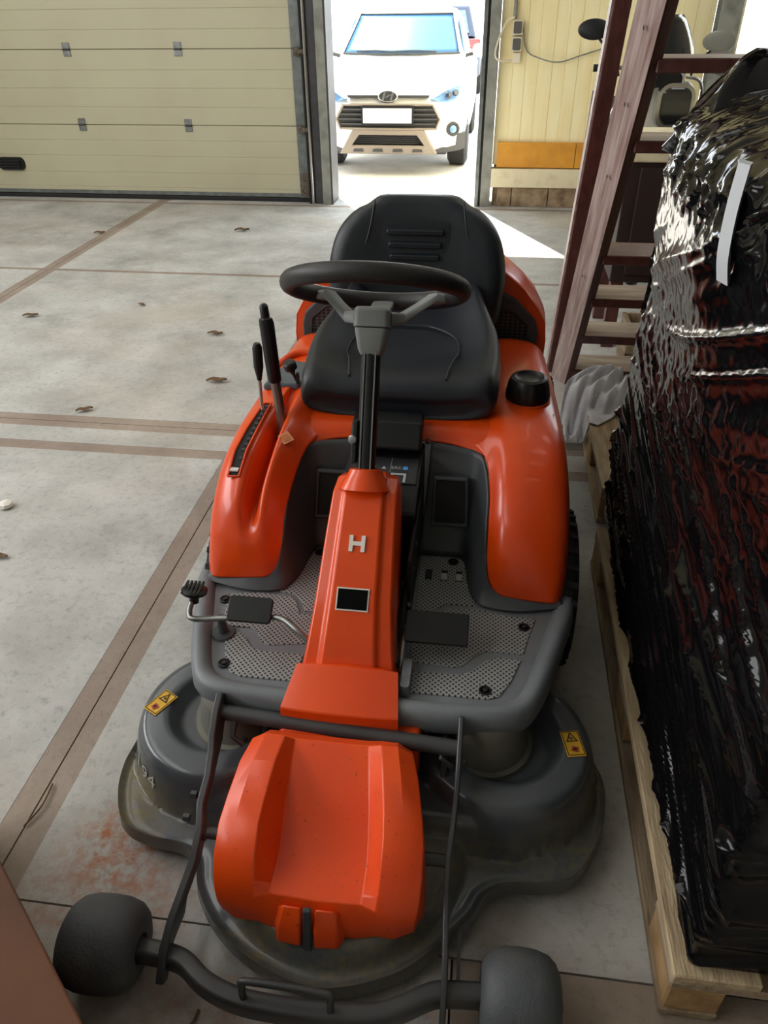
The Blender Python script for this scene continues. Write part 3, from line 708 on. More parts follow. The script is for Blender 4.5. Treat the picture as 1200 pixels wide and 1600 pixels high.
def mat_piece(poly, z=.2995):
    G().prism([V(x, y, z-.004) for x, y in poly], (0, 0, .004)).obj('rubber_mat', mat_m, tray, smooth=0, bevel=.0012, bseg=1)
# right: three mat fields separated by a smooth band
mat_piece([(-.118, 1.54), (-.115, 1.30), (-.085, 1.295), (-.060, 1.345), (-.04, 1.362), (.030, 1.362), (.010, 1.42), (-.002, 1.50), (-.008, 1.54)])
mat_piece([(-.113, 1.165), (-.113, 1.285), (-.075, 1.285), (-.05, 1.335), (-.03, 1.348), (.055, 1.348), (.10, 1.335), (.168, 1.335), (.145, 1.25), (.138, 1.215), (.055, 1.215), (.035, 1.20), (.005, 1.165), (-.01, 1.158)])
mat_piece([(-.113, 1.075), (-.113, 1.135), (.000, 1.138), (.025, 1.15), (.055, 1.185), (.075, 1.197), (.132, 1.197), (.11, 1.13), (.085, 1.085), (.06, 1.075)])
# left
mat_piece([(-.36, 1.54), (-.345, 1.30), (-.375, 1.295), (-.39, 1.33), (-.41, 1.352), (-.475, 1.365), (-.44, 1.40), (-.425, 1.50), (-.42, 1.54)])
mat_piece([(-.348, 1.19), (-.346, 1.285), (-.385, 1.285), (-.405, 1.33), (-.42, 1.343), (-.50, 1.35), (-.575, 1.335), (-.560, 1.25), (-.55, 1.225), (-.49, 1.225), (-.47, 1.215), (-.455, 1.185), (-.43, 1.175)])
mat_piece([(-.345, 1.075), (-.348, 1.155), (-.445, 1.155), (-.47, 1.165), (-.49, 1.195), (-.51, 1.207), (-.543, 1.207), (-.52, 1.13), (-.495, 1.085), (-.47, 1.075)])
for x, y in ((-.577, 1.313), (-.515, 1.107), (.140, 1.301), (.055, 1.098), (-.035, 1.525), (-.385, 1.525)):
    b = G().lathe((x, y, .298), (0, 0, 1), [(0, .0135), (.0035, .0135), (.004, .010), (.0015, .0085)], 20).obj('plate_bolt', black_pl, tray)
    G().lathe((x, y, .2995), (0, 0, 1), [(0, .006), (.004, .006)], 6).obj('bolt_head', chassis_m, b, smooth=0)
for x, mm in ((-.094, black_matte), (-.055, white_m), (-.018, white_m)):
    G().box(x-.0085, x+.0085, 1.448, 1.486, .298, .3012).obj('slot', black_matte, tray, smooth=0)
    if mm is white_m: G().box(x-.0075, x+.0075, 1.449, 1.474, .3005, .3022).obj('slot_mark', mat('slot grey', (170, 172, 170), .5) if 'slot grey' not in MATS else MATS['slot grey'], tray, smooth=0)

# --- leg liners: grey inner walls between fenders and foot plate
def liner(s_):
    X = (lambda x: x) if s_ > 0 else mir
    top = [(.225, 1.392, .318), (.13, 1.378, .322), (.062, 1.392, .335), (.047, 1.42, .40), (.043, 1.46, .462), (.043, 1.53, .512), (.029, 1.62, .548), (.008, 1.652, .556), (-.032, 1.665, .560), (-.11, 1.676, .563)]
    bot = [(.236, 1.372, .305), (.13, 1.350, .302), (.048, 1.360, .300), (.022, 1.395, .300), (.010, 1.44, .299), (.004, 1.49, .298), (-.004, 1.53, .298), (-.018, 1.548, .298), (-.05, 1.552, .298), (-.13, 1.552, .298)]
    mid = []
    for i, (a, b) in enumerate(zip(top, bot)):
        k = .5; mid.append((a[0]*.62+b[0]*.38, a[1]*.60+b[1]*.40, a[2]*.5+b[2]*.5))
    q = lambda l: [V(X(a), b, c) for a, b, c in l]
    rg = patch([q(top), q(mid), q(bot)], 14, 60)
    return G().loft(rg, False, False).obj('leg_liner', dark_pl, mow, smooth=50, solid=.006)
for s_ in (1, -1):
    ln = liner(s_)
    X = (lambda x: x) if s_ > 0 else mir
    # moulded storage pocket in the rear wall of the foot well
    pc = [V(X(x), y, z) for x, y, z in ((-.098, 1.618, .50), (-.010, 1.618, .50), (-.004, 1.574, .375), (-.100, 1.574, .375))]
    nrm = V(0, -.93, .36)
    fr_o = [p+nrm*.006 for p in pc]; ctr = sum(pc, V(0, 0, 0))/4
    fr_i = [ctr+(p-ctr)*.84+nrm*.008 for p in pc]; dp = [ctr+(p-ctr)*.80-nrm*.03 for p in pc]
    G().loft([[p-nrm*.01 for p in pc], fr_o, fr_i, dp], True, False).obj('pocket_frame', dark_pl, ln, smooth=0, bevel=.004)
    G().add([p+nrm*.0015 for p in [ctr+(p-ctr)*.83 for p in pc]], [(0, 1, 2, 3)]).obj('pocket_inside', black_matte, ln, smooth=0)

# --- fenders and seat platform
def fender_right():
    # rows: stations front -> rear;  columns: outer low, outer shoulder, top, inner shoulder, inner low
    rows = [
        [(.228, 1.392, .312), (.205, 1.372, .318), (.14, 1.370, .322), (.085, 1.376, .326), (.055, 1.396, .335)],
        [(.234, 1.412, .345), (.212, 1.388, .370), (.14, 1.380, .380), (.082, 1.386, .378), (.048, 1.408, .372)],
        [(.238, 1.455, .395), (.218, 1.418, .430), (.14, 1.402, .442), (.080, 1.406, .438), (.044, 1.428, .412)],
        [(.240, 1.515, .440), (.220, 1.468, .490), (.14, 1.452, .508), (.078, 1.452, .502), (.042, 1.470, .466)],
        [(.241, 1.600, .470), (.220, 1.560, .545), (.14, 1.548, .566), (.076, 1.540, .558), (.042, 1.545, .520)],
        [(.240, 1.720, .480), (.218, 1.695, .580), (.14, 1.690, .604), (.070, 1.665, .596), (.026, 1.628, .556)],
        [(.236, 1.880, .480), (.210, 1.870, .592), (.13, 1.860, .621), (.040, 1.800, .612), (-.025, 1.700, .572)],
        [(.226, 2.050, .470), (.200, 2.050, .596), (.11, 2.050, .627), (.000, 2.000, .620), (-.10, 1.800, .590)],
        [(.214, 2.250, .460), (.185, 2.250, .590), (.09, 2.250, .625), (-.03, 2.200, .620), (-.15, 2.000, .600)]]
    return rows
rg = patch([[V(*p) for p in r] for r in fender_right()], 60, 34)
fR = G().loft(rg, False, False).obj('fender', orange, mow, smooth=60, solid=.008)
fR['label'] = 'orange fender with the black fuel cap'
rows = [
    [(-.640, 1.392, .312), (-.618, 1.372, .318), (-.560, 1.370, .322), (-.52, 1.372, .325), (-.490, 1.376, .328), (-.460, 1.396, .335)],
    [(-.644, 1.412, .345), (-.622, 1.388, .372), (-.560, 1.380, .384), (-.52, 1.382, .384), (-.488, 1.388, .382), (-.454, 1.408, .376)],
    [(-.646, 1.452, .395), (-.624, 1.416, .432), (-.562, 1.402, .446), (-.528, 1.406, .440), (-.494, 1.406, .445), (-.450, 1.428, .415)],
    [(-.646, 1.510, .440), (-.624, 1.466, .492), (-.556, 1.448, .520), (-.524, 1.470, .470), (-.496, 1.450, .520), (-.448, 1.470, .470)],
    [(-.646, 1.600, .470), (-.622, 1.556, .546), (-.548, 1.540, .578), (-.516, 1.560, .508), (-.488, 1.545, .582), (-.440, 1.545, .520)],
    [(-.642, 1.720, .480), (-.616, 1.680, .576), (-.536, 1.670, .606), (-.510, 1.680, .535), (-.484, 1.665, .612), (-.424, 1.628, .556)],
    [(-.636, 1.860, .480), (-.606, 1.830, .588), (-.528, 1.810, .618), (-.508, 1.800, .600), (-.470, 1.780, .622), (-.385, 1.700, .572)],
    [(-.628, 2.050, .470), (-.598, 2.040, .596), (-.520, 2.040, .624), (-.48, 2.020, .626), (-.420, 1.960, .624), (-.310, 1.800, .590)],
    [(-.618, 2.250, .460), (-.590, 2.250, .590), (-.51, 2.250, .622), (-.46, 2.240, .624), (-.39, 2.200, .620), (-.260, 2.000, .600)]]
rg = patch([[V(*p) for p in r] for r in rows], 60, 46)
fL = G().loft(rg, False, False).obj('fender', orange, mow, smooth=60, solid=.008)
fL['label'] = 'orange fender with lever slot and instrument panel'
# red apron under the seat joining both fenders
ap = patch([[V(.03, 1.640, .548), V(-.04, 1.672, .560), V(-.12, 1.682, .564), V(-.205, 1.684, .565), V(-.29, 1.682, .564), V(-.37, 1.672, .560), V(-.44, 1.640, .548)],
            [V(.05, 1.76, .605), V(-.04, 1.76, .603), V(-.12, 1.76, .602), V(-.205, 1.76, .602), V(-.29, 1.76, .602), V(-.37, 1.76, .603), V(-.46, 1.76, .605)],
            [V(.08, 2.2, .618), V(-.04, 2.2, .618), V(-.12, 2.2, .618), V(-.205, 2.2, .618), V(-.29, 2.2, .618), V(-.37, 2.2, .618), V(-.49, 2.2, .618)]], 16, 30)
G().loft(ap, False, False).obj('seat_apron', orange, mow, smooth=60, solid=.008)
# fuel cap with grip flutes
cap = G(); seg = 72; rings = []
cx0, cy0, cz0 = .130, 1.852, .616
for z, r_, fl in ((0, .057, 0), (.014, .060, 1), (.046, .054, 1), (.060, .047, .5), (.063, .038, 0), (.056, .032, 0), (.053, .010, 0)):
    rings.append([V(cx0, cy0, cz0+z)+V(math.cos(2*math.pi*k/seg), math.sin(2*math.pi*k/seg), 0)*(r_*(1-.035*fl*max(0, math.cos(2*math.pi*k/seg*12)))) for k in range(seg)])
fc = cap.loft(rings).obj('fuel_cap', black_pl, mow, smooth=45)
G().lathe((cx0, cy0, cz0-.008), (0, 0, 1), [(0, .061), (.007, .061), (.012, .056)], 40).obj('cap_collar', orange, fc)
G().box(cx0-.010, cx0+.010, cy0-.004, cy0+.004, cz0+.046, cz0+.0495).obj('cap_mark', dark_pl, fc, smooth=0, bevel=.001)
G().add([(.222, 1.70, .574), (.196, 1.715, .597), (.196, 1.79, .604), (.224, 1.78, .578)], [(0, 1, 2, 3)]).obj('reflector', mat('pale reflector', (206, 178, 160), .3), mow, smooth=0, solid=.003, soff=1)
# instrument panel on the left fender
ip = G().loft([[V(-.592+px*1.0, py, z) for px, py in ((0, 1.835), (.10, 1.845), (.155, 1.99), (.03, 2.01))] for z in (.606, .628)]).obj('dash_panel', mat('blue grey panel', (86, 96, 104), .35, rgb2=(78, 88, 96), scale=9), mow, smooth=0, bevel=.008, bseg=3)
G().prism([V(-.49, 1.955, .629), V(-.445, 1.945, .629), V(-.440, 1.982, .629), V(-.485, 1.99, .629)], (0, 0, .003)).obj('dash_display', mat('pale display', (176, 196, 196), .2), ip, smooth=0)
G().lathe((-.562, 1.856, .628), (0, 0, 1), [(0, .017), (.006, .016), (.007, .012), (.003, .010)], 20).obj('key_switch', steel_m, ip)
k1 = G().tube([(-.498, 1.862, .626), (-.500, 1.850, .640), (-.505, 1.840, .665)], .004, 8).obj('throttle_stem', black_pl, mow)
G().lathe((-.503, 1.838, .662), (-.25, -.2, 1), [(0, .006), (.014, .010), (.016, .018), (.034, .018), (.038, .014)], 20).obj('throttle_knob', black_pl, k1)
G().box(-.497, -.49, 1.84, 1.852, .63, .66).obj('throttle_blade', black_matte, k1, smooth=0)
# red rail of the platform beyond the panel
G().tube(spline([(-.60, 1.99, .604), (-.55, 2.055, .626), (-.47, 2.06, .630), (-.40, 2.06, .628)], 20), .012, 10).obj('platform_rail', orange, mow)
# lever slot with ratchet teeth
def fz(y): # height of the ridge carrying the slot
    ks = [(1.402, .446), (1.448, .520), (1.540, .578), (1.670, .606), (1.81, .618)]
    for (a, za), (b, zb) in zip(ks, ks[1:]):
        if a <= y <= b: return za+(zb-za)*(y-a)/(b-a)
    return .6
sl_in, sl_fr = [], []
for y, x0, x1 in ((1.480, -.590, -.562), (1.54, -.586, -.556), (1.62, -.578, -.549), (1.70, -.566, -.543), (1.735, -.560, -.541)):
    sl_in.append((V(x0, y, fz(y)+.006), V(x1, y, fz(y)+.008)))
g = G(); n = len(sl_in)
g.add([p for pr in sl_in for p in pr], [(2*i, 2*i+1, 2*i+3, 2*i+2) for i in range(n-1)])
slot = g.obj('lever_slot', black_matte, fL, smooth=0, solid=.004)
fr_ = [pr[0] for pr in sl_in]+[pr[1] for pr in reversed(sl_in)]
G().tube([p+V(0, 0, .001) for p in fr_]+[fr_[0]+V(0, 0, .001)], .0035, 6).obj('slot_frame', orange, fL)
for i in range(11):
    y = 1.52+i*.0195; k = (y-1.48)/(1.735-1.48); xb = -.565+.023*k
    G().box(xb-.008, xb+.0, y-.004, y+.004, fz(y)+.008, fz(y)+.013).obj('ratchet_tooth', dark_pl, fL, smooth=0)
G().box(-.586, -.566, 1.487, 1.503, fz(1.495)+.008, fz(1.495)+.011).obj('slot_plate', white_m, fL, smooth=0)
# label on the inner ridge
lo = V(-.471, 1.600, .594)
lb = G().add(on_plane(rect2(.03, .03), lo, (.55, .60, .10), (-.62, .55, .40), .002), [(0, 1, 2, 3)]).obj('small_label', mat('peach label', (226, 160, 110), .5), fL, smooth=0, solid=.001)
G().add(on_plane(rect2(.02, .02), lo, (.55, .60, .10), (-.62, .55, .40), .0035), [(0, 1, 2, 3)]).obj('label_print', mat('label print', (206, 120, 70), .5), fL, smooth=0)
# levers
l1 = G().tube([(-.551, 1.695, .575), (-.556, 1.70, .64), (-.556, 1.705, .715)], .0045, 10).obj('lever_rod', chrome_m, mow)
G().tube([(-.556, 1.705, .700), (-.556, 1.706, .712), (-.556, 1.708, .735), (-.555, 1.711, .785), (-.555, 1.711, .796)], [.006, .008, .0125, .0125, .008], 16).obj('lever_knob', black_pl, l1)
l2 = G().tube([(-.498, 1.672, .545), (-.506, 1.69, .64), (-.516, 1.70, .725)], .0125, 16).obj('lift_lever', mat('brown steel', (128, 110, 104), .3, .7), mow)
G().tube([(-.514, 1.698, .700), (-.5145, 1.6985, .706), (-.523, 1.706, .85), (-.5245, 1.707, .862), (-.5248, 1.7075, .866), (-.527, 1.709, .893), (-.5275, 1.709, .898)], [.014, .0175, .0185, .0165, .011, .0105, .006], 18).obj('lever_grip', black_pl, l2)

# --- hood over the steering column
cols_ = [-1.10, -1.0, -.90, -.62, -.52, 0, .52, .62, .90, 1.0, 1.10]
st = [(1.485, .575, .066, .36), (1.462, .596, .072, .34), (1.425, .610, .076, .33), (1.375, .603, .079, .32), (1.31, .553, .083, .31), (1.25, .500, .087, .30), (1.18, .437, .092, .30), (1.125, .374, .101, .30), (1.098, .334, .108, .30)]
rings = []
for y, z, hw, zb in st:
    rr = []
    for c in cols_:
        a = abs(c)
        if a > 1.05: zz, yy = zb-.02, y+.0
        elif a > .95: zz, yy = z-.045, y+.012
        elif a > .8: zz, yy = z-.008, y
        elif a > .55: zz, yy = z-.003, y
        else: zz, yy = z+.006, y-.004
        rr.append(V(-.236+(c if a <= 1 else math.copysign(1.02, c))*hw, yy, zz))
    rings.append(rr)
hood = G()
hood.loft(rings, False, False)
n = len(cols_)
b0 = len(hood.v); hood.add([V(p.x, p.y+.004, .33) for p in rings[0]], []); hood.f += [(i, i+1, b0+i+1, b0+i) for i in range(n-1)]
hd = hood.obj('hood', orange, mow, smooth=24, bevel=.007, bseg=3)
hd['label'] = 'orange steering column hood with emblem'
# flared foot of the hood
ft = [[V(-.340, 1.112, .300), V(-.322, 1.104, .330), V(-.236, 1.100, .345), V(-.150, 1.104, .330), V(-.132, 1.112, .300)],
      [V(-.344, 1.092, .338), V(-.318, 1.086, .346), V(-.236, 1.083, .352), V(-.154, 1.086, .346), V(-.128, 1.092, .338)],
      [V(-.358, .990, .312), V(-.322, .987, .312), V(-.236, .985, .312), V(-.150, .987, .312), V(-.116, .990, .312)],
      [V(-.358, .986, .246), V(-.322, .984, .246), V(-.236, .982, .246), V(-.150, .984, .246), V(-.116, .986, .246)]]
G().loft(ft, False, False).obj('hood_foot', orange, hd, smooth=18, bevel=.003)
# emblem letter and blank black plate on the sloping face
ex = V(1, 0, 0)
def hood_pt(y):
    for (a, za, *_), (b, zb, *_) in zip(st, st[1:]):
        if b <= y <= a: return zb+(za-zb)*(y-b)/(a-b)
slope = V(0, .072, .066).normalized()
hv = []
eh = .030; bw = .0085; wv = .0175
Hs = [(-wv, -eh/2*1.2), (-wv+bw, -eh/2*1.2), (-wv+bw, -.0045), (wv-bw, -.0045), (wv-bw, -eh/2*1.2), (wv, -eh/2*1.2), (wv, eh/2*1.2), (wv-bw, eh/2*1.2), (wv-bw, .0045), (-wv+bw, .0045), (-wv+bw, eh/2*1.2), (-wv, eh/2*1.2)]
oH = V(-.238, 1.276-.004, hood_pt(1.276)+.006)
P = on_plane(Hs, oH, ex, slope, .001); Q = on_plane(Hs, oH, ex, slope, .004)
G().loft([P, Q]).obj('emblem_letter', white_m, hd, smooth=0)
oL = V(-.236, 1.186-.004, hood_pt(1.186)+.006)
sl2 = V(0, .066, .062).normalized()
G().loft([on_plane(rect2(.070, .049), oL, ex, sl2, .0005), on_plane(rect2(.070, .049), oL, ex, sl2, .002)]).obj('plate_border', white_m, hd, smooth=0)
G().loft([on_plane(rect2(.064, .043), oL, ex, sl2, .002), on_plane(rect2(.064, .043), oL, ex, sl2, .0032)]).obj('black_plate', label_m, hd, smooth=0)
# dark mechanism strip on the right of the hood: rail, rods, bolts
ms = G().box(-.150, -.132, 1.12, 1.60, .29, .335).obj('side_rail', chassis_m, mow, smooth=0, bevel=.003)
G().box(-.132, -.124, 1.30, 1.62, .29, .47).obj('rail_plate', black_matte, ms, smooth=0, bevel=.002)
for y, z in ((1.36, .40), (1.28, .36), (1.22, .345), (1.42, .43), (1.19, .34)):
    G().lathe((-.128, y, z), (1, 0, .35), [(0, .006), (.006, .006), (.007, .003)], 6).obj('rail_bolt', steel_m, ms)
G().tube([(-.138, 1.56, .50), (-.135, 1.42, .42), (-.135, 1.22, .345), (-.138, 1.13, .31)], .005, 8).obj('rail_cable', black_matte, ms)
# column tunnel between hood and seat, with printed panel
tn = G().prism([V(-.318, 1.44, .28), V(-.318, 1.44, .50), V(-.318, 1.53, .525), V(-.318, 1.655, .545), V(-.318, 1.70, .55), V(-.318, 1.70, .28)], (.19, 0, 0)).obj('column_tunnel', black_pl, mow, smooth=0, bevel=.006)
G().prism([V(-.312, 1.635, .555), V(-.312, 1.72, .560), V(-.312, 1.72, .625), V(-.312, 1.66, .622), V(-.312, 1.615, .572)], (.178, 0, 0)).obj('seat_console', black_pl, tn, smooth=0, bevel=.006)
po = V(-.223, 1.575, .5335); py_ = V(0, .125, .020).normalized()
G().add(on_plane(rect2(.172, .095), po, ex, py_, .0015), [(0, 1, 2, 3)]).obj('printed_panel', mat('panel print grey', (40, 41, 44), .45), tn, smooth=0)
g = G()
for txt, dx, dy, sz in (('CE', -.026, .008, .014), ('EAC', .033, .008, .014)):
    a, b = text_geo(txt, sz); g.add(on_plane([(p.x+dx, p.y+dy) for p in a], po, ex, py_, .003), b)
g.add(on_plane([(-.004, .002), (.008, .002), (.002, .012)], po, ex, py_, .003), [(0, 1, 2)])
g.add(on_plane([(.0185, -.01), (.0193, -.01), (.0193, .045), (.0185, .045)], po, ex, py_, .003), [(0, 1, 2, 3)])
g.add(on_plane([(.022, -.045), (.028, -.045), (.028, -.012), (.022, -.012)], po, ex, py_, .003), [(0, 1, 2, 3)])
g.add(on_plane([(.028, -.018), (.06, -.018), (.06, -.012), (.028, -.012)], po, ex, py_, .003), [(0, 1, 2, 3)])
g.add(on_plane([(.054, -.045), (.06, -.045), (.06, -.018), (.054, -.018)], po, ex, py_, .003), [(0, 1, 2, 3)])
g.obj('panel_icons', mat('icon grey', (170, 172, 172), .5), tn, smooth=0)
G().add(on_plane([(.056+.007*math.cos(k*.5236), .008+.007*math.sin(k*.5236)) for k in range(12)], po, ex, py_, .003), [tuple(range(12))]).obj('blue_icon', mat('icon blue', (70, 140, 200), .4), tn, smooth=0)
G().lathe((-.122, 1.668, .57), (1, -.5, .3), [(0, .008), (.008, .008), (.009, .004)], 6).obj('console_bolt', steel_m, tn)

# --- steering column, hub and wheel
ax = V(0, math.sin(R(27)), math.cos(R(27)))
b0 = V(-.238, 1.400, .612)
G().lathe(b0-ax*.02, ax, [(0, .060), (.018, .050), (.034, .040), (.044, .036), (.046, .028)], 32).obj('column_collar', orange, hd)
cl = G().tube([b0-ax*.01, b0+ax*.30], .0215, 24).obj('steering_column', black_pl, mow)
for s_ in (-1, 1):
    G().beam(b0+ax*.02+V(s_*.012, -.0185, .008), b0+ax*.28+V(s_*.012, -.0185, .008), (.0015, 0, 0), (0, .002, -.001)).obj('column_rib', wheel_grey, cl, smooth=0)
lk = G().beam(b0+ax*.04+V(-.028, -.006, 0), b0+ax*.135+V(-.026, -.006, 0), (.006, 0, 0), (0, .010, -.004)).obj('tilt_lock', black_matte, cl, smooth=0, bevel=.003)
G().lathe(b0+ax*.098+V(-.030, -.018, 0), (-.3, -1, .3), [(0, .010), (.004, .010), (.005, .006)], 14).obj('lock_screw', steel_m, lk)
C0 = V(-.227, 1.532, 1.002)
sf = V(0, -math.cos(R(27)), math.sin(R(27))); sx = V(1, 0, 0)
seg = 72; rr_ = []
for k in range(seg):
    a = 2*math.pi*k/seg; er = sx*math.cos(a)+sf*math.sin(a); c = C0+er*.181
    wob = 1+.05*(1 if (k % 2) else 0)*(1 if -.9 < math.sin(a) else 0)
    rr_.append([c+er*(.0185*math.cos(b)*(wob if math.cos(b) < 0 else 1))+ax*(.0200*math.sin(b)) for b in [2*math.pi*j/14 for j in range(14)]])
rr_.append(rr_[0])
swr = G().loft(rr_, True, False).obj('steering_wheel', rim_m, mow, smooth=60)
swr['label'] = 'black rubber steering wheel with grey hub'
hubc = b0+ax*.285
def hub_ring(d_, w_, h_, r_): return [hubc+ax*d_+sx*px+sf*py for px, py in rrect(w_, h_, r_, 4)]
hb = G().loft([hub_ring(-.012, .044, .040, .008), hub_ring(.0, .056, .050, .010), hub_ring(.045, .074, .060, .012)], True, True).obj('hub_lower', wheel_grey, swr, smooth=35, bevel=.002)
G().loft([hub_ring(.047, .078, .062, .012), hub_ring(.082, .080, .064, .014), hub_ring(.090, .070, .054, .012)], True, True).obj('hub_cap', wheel_grey, swr, smooth=35, bevel=.002)
for s_ in (-1, 1):
    a = R(270+s_*54); er = sx*math.cos(a)*1.0+sf*math.sin(a)
    er = (sx*(s_*.80)+sf*(-.60)).normalized()
    p0 = hubc+ax*.068+sx*(s_*.028)-sf*.012; p3 = C0+er*.172-ax*.004
    p1 = p0+er*.035+ax*.004; p2 = p3-er*.03
    per = er.cross(ax).normalized()
    rg = []
    for p, w_, h_ in ((p0, .030, .015), (p1, .026, .013), ((p1+p2)/2, .022, .011), (p2, .024, .011), (p3, .028, .010)):
        rg.append([p+per*px+ax*py for px, py in rrect(w_*2*.78, h_*2*.95, .007, 3)])
    G().loft(rg).obj('spoke', wheel_grey, swr, smooth=40)
G().loft([[p+sx*px+ax*py for px, py in rrect(.05, .014, .005, 3)] for p in (hubc+ax*.07-sf*.02, hubc+ax*.09-sf*.08, C0-sf*.172)]).obj('spoke', wheel_grey, swr, smooth=40)

# --- seat
def seat_ring(y, hw, zb, zt, dish, r_):
    pts = []
    prof = [(-1.0, zb+.01), (-1.03, zb+.04), (-1.02, zt-.02), (-.96, zt+.004), (-.86, zt+.008), (-.72, zt-dish*.5), (-.5, zt-dish), (-.25, zt-dish*1.05), (0, zt-dish*1.1)]
    full = prof+[(-a, b) for a, b in reversed(prof[:-1])]+[(.7, zb-.005), (0, zb-.008), (-.7, zb-.005)]
    return [V(XC-.004+a*hw, y, b) for a, b in full]
sr = [seat_ring(1.738, .205, .612, .640, .002, 0), seat_ring(1.732, .232, .604, .660, .002, 0), seat_ring(1.742, .245, .598, .684, .003, 0), seat_ring(1.775, .252, .598, .704, .006, 0), seat_ring(1.83, .256, .602, .716, .014, 0),
      seat_ring(1.90, .258, .61, .730, .026, 0), seat_ring(1.98, .252, .615, .748, .036, 0), seat_ring(2.05, .236, .62, .762, .042, 0), seat_ring(2.12, .216, .62, .780, .046, 0), seat_ring(2.19, .200, .62, .80, .05, 0), seat_ring(2.26, .195, .62, .80, .05, 0)]
cols2 = len(sr[0])
srs = [spline([r_[j] for r_ in sr], 44) for j in range(cols2)]
cus = G().loft([[srs[j][i] for j in range(cols2)] for i in range(44)]).obj('seat_cushion', seat_m, mow, smooth=60, sub=1)
cus['label'] = 'black leatherette seat cushion'
# raised piping around the centre panel of the cushion
pp = spline([(-.335, 1.762, .700), (-.345, 1.83, .716), (-.36, 1.90, .716), (-.345, 1.99, .724), (-.28, 2.05, .728), (-.21, 2.06, .726), (-.14, 2.05, .728), (-.075, 1.99, .724), (-.06, 1.90, .716), (-.075, 1.83, .716), (-.085, 1.762, .700)], 50)
G().tube([p-V(0, 0, .0015) for p in pp], .003, 8).obj('seam', seat_m, cus)
def back_ring(z, hw, y, th, curve):
    prof = [(-1.0, .5), (-.99, .1), (-.93, -.35), (-.8, -.52), (-.55, -.42), (-.3, -.38), (0, -.36)]
    full = prof+[(-a, b) for a, b in reversed(prof[:-1])]+[(.9, .95), (.5, 1.1), (0, 1.15), (-.5, 1.1), (-.9, .95)]
    return [V(XC-.004+a*hw, y+b*th+curve*(a*a)*-.5, z) for a, b in full]
brs = [(.640, .225, 2.225, .05, .02), (.69, .252, 2.225, .052, .035), (.76, .262, 2.232, .052, .045), (.83, .264, 2.242, .052, .05), (.895, .252, 2.255, .050, .045), (.940, .232, 2.264, .048, .035), (.972, .205, 2.270, .046, .02),
       (.992, .178, 2.275, .042, .01), (1.004, .150, 2.279, .040, .005), (1.016, .132, 2.283, .038, .0), (1.026, .115, 2.288, .030, .0), (1.030, .095, 2.292, .018, 0)]
br = [back_ring(*q) for q in brs]; cb = len(br[0])
bsp = [spline([r_[j] for r_ in br], 50) for j in range(cb)]
bk = G().loft([[bsp[j][i] for j in range(cb)] for i in range(50)]).obj('seat_backrest', seat_m, mow, smooth=60)
bk['label'] = 'tall black seat backrest with ribbed panel'
yb = lambda z: 2.232+(z-.76)*.165-.020
rp = G().loft([[V(XC-.008+px, yb(.905+py)-.002, .905+py) for px, py in rrect(.200, .125, .014)], [V(XC-.008+px*.95, yb(.905+py)+.0, .905+py*.93) for px, py in rrect(.200, .125, .014)]], True, True).obj('rib_panel', seat_m, bk, smooth=40)
for i, (z, hw) in enumerate(((.940, .086), (.905, .080), (.872, .075))):
    G().loft([[V(XC-.008+px, yb(z)-.0, z+py) for px, py in rrect(hw*2, .022, .009)], [V(XC-.008+px*.96, yb(z)-.014, z+py*.62) for px, py in rrect(hw*2, .022, .009)]]).obj('rib', seat_m, bk, smooth=30, bevel=.002)
for s_ in (-1, 1):
    G().tube(spline([(XC+s_*.128, 2.262, 1.02), (XC+s_*.14, yb(.95)-.006, .95), (XC+s_*.165, yb(.86)-.006, .86), (XC+s_*.17, yb(.76)-.006, .76), (XC+s_*.165, yb(.70)-.006, .70)], 24), .0025, 8).obj('seam', seat_m, bk)
G().box(XC-.2, XC+.2, 1.78, 2.24, .585, .625).obj('seat_base', black_matte, mow, smooth=0, bevel=.01)

# --- rear engine cowl
def cowl_ring(y, k, zt):
    L = [(-.402, .44), (-.405, .60), (-.398, .66), (-.372, .705), (-.325, .765*zt+.0), (-.25, .825*zt), (-.12, .845*zt), (0, .85*zt)]
    pts = [(XC+a*k, b) for a, b in L]+[(XC-a*k, b) for a, b in reversed(L[:-1])]
    return [V(a, y, b) for a, b in pts]
cw = [cowl_ring(2.300, .985, .99), cowl_ring(2.315, 1.0, 1.0), cowl_ring(2.45, 1.0, 1.0), cowl_ring(2.58, .96, .97), cowl_ring(2.70, .86, .90), cowl_ring(2.76, .72, .82)]
cs = [spline([r_[j] for r_ in cw], 26) for j in range(len(cw[0]))]
ck = G().loft([[cs[j][i] for j in range(len(cw[0]))] for i in range(26)]).obj('engine_cowl', orange, mow, smooth=45)
for s_ in (-1, 1):
    pl = [(.160, .50), (.372, .50), (.376, .63), (.365, .672), (.300, .735), (.160, .80)]
    X = lambda a: XC+s_*a
    vp = G().loft([[V(X(a), 2.302, z) for a, z in pl], [V(X(a), 2.286, z) for a, z in pl]]).obj('vent_panel', dark_pl, ck, smooth=0, bevel=.005)
    for quad in ([(.215, .605), (.345, .605), (.340, .655), (.295, .695), (.215, .715)], [(.215, .520), (.345, .520), (.347, .588), (.215, .588)]):
        G().loft([[V(X(a), 2.288, z) for a, z in quad], [V(X(a), 2.2845, z) for a, z in quad]]).obj('vent_grille', grill_m, vp, smooth=0)
        n_ = len(quad)
        c_ = V(sum(X(a) for a, z in quad)/n_, 2.2835, sum(z for a, z in quad)/n_)
        o_ = [V(X(a), 2.2835, z) for a, z in quad]
        G().tube(o_+[o_[0]], .003, 6).obj('grille_frame', black_pl, vp)

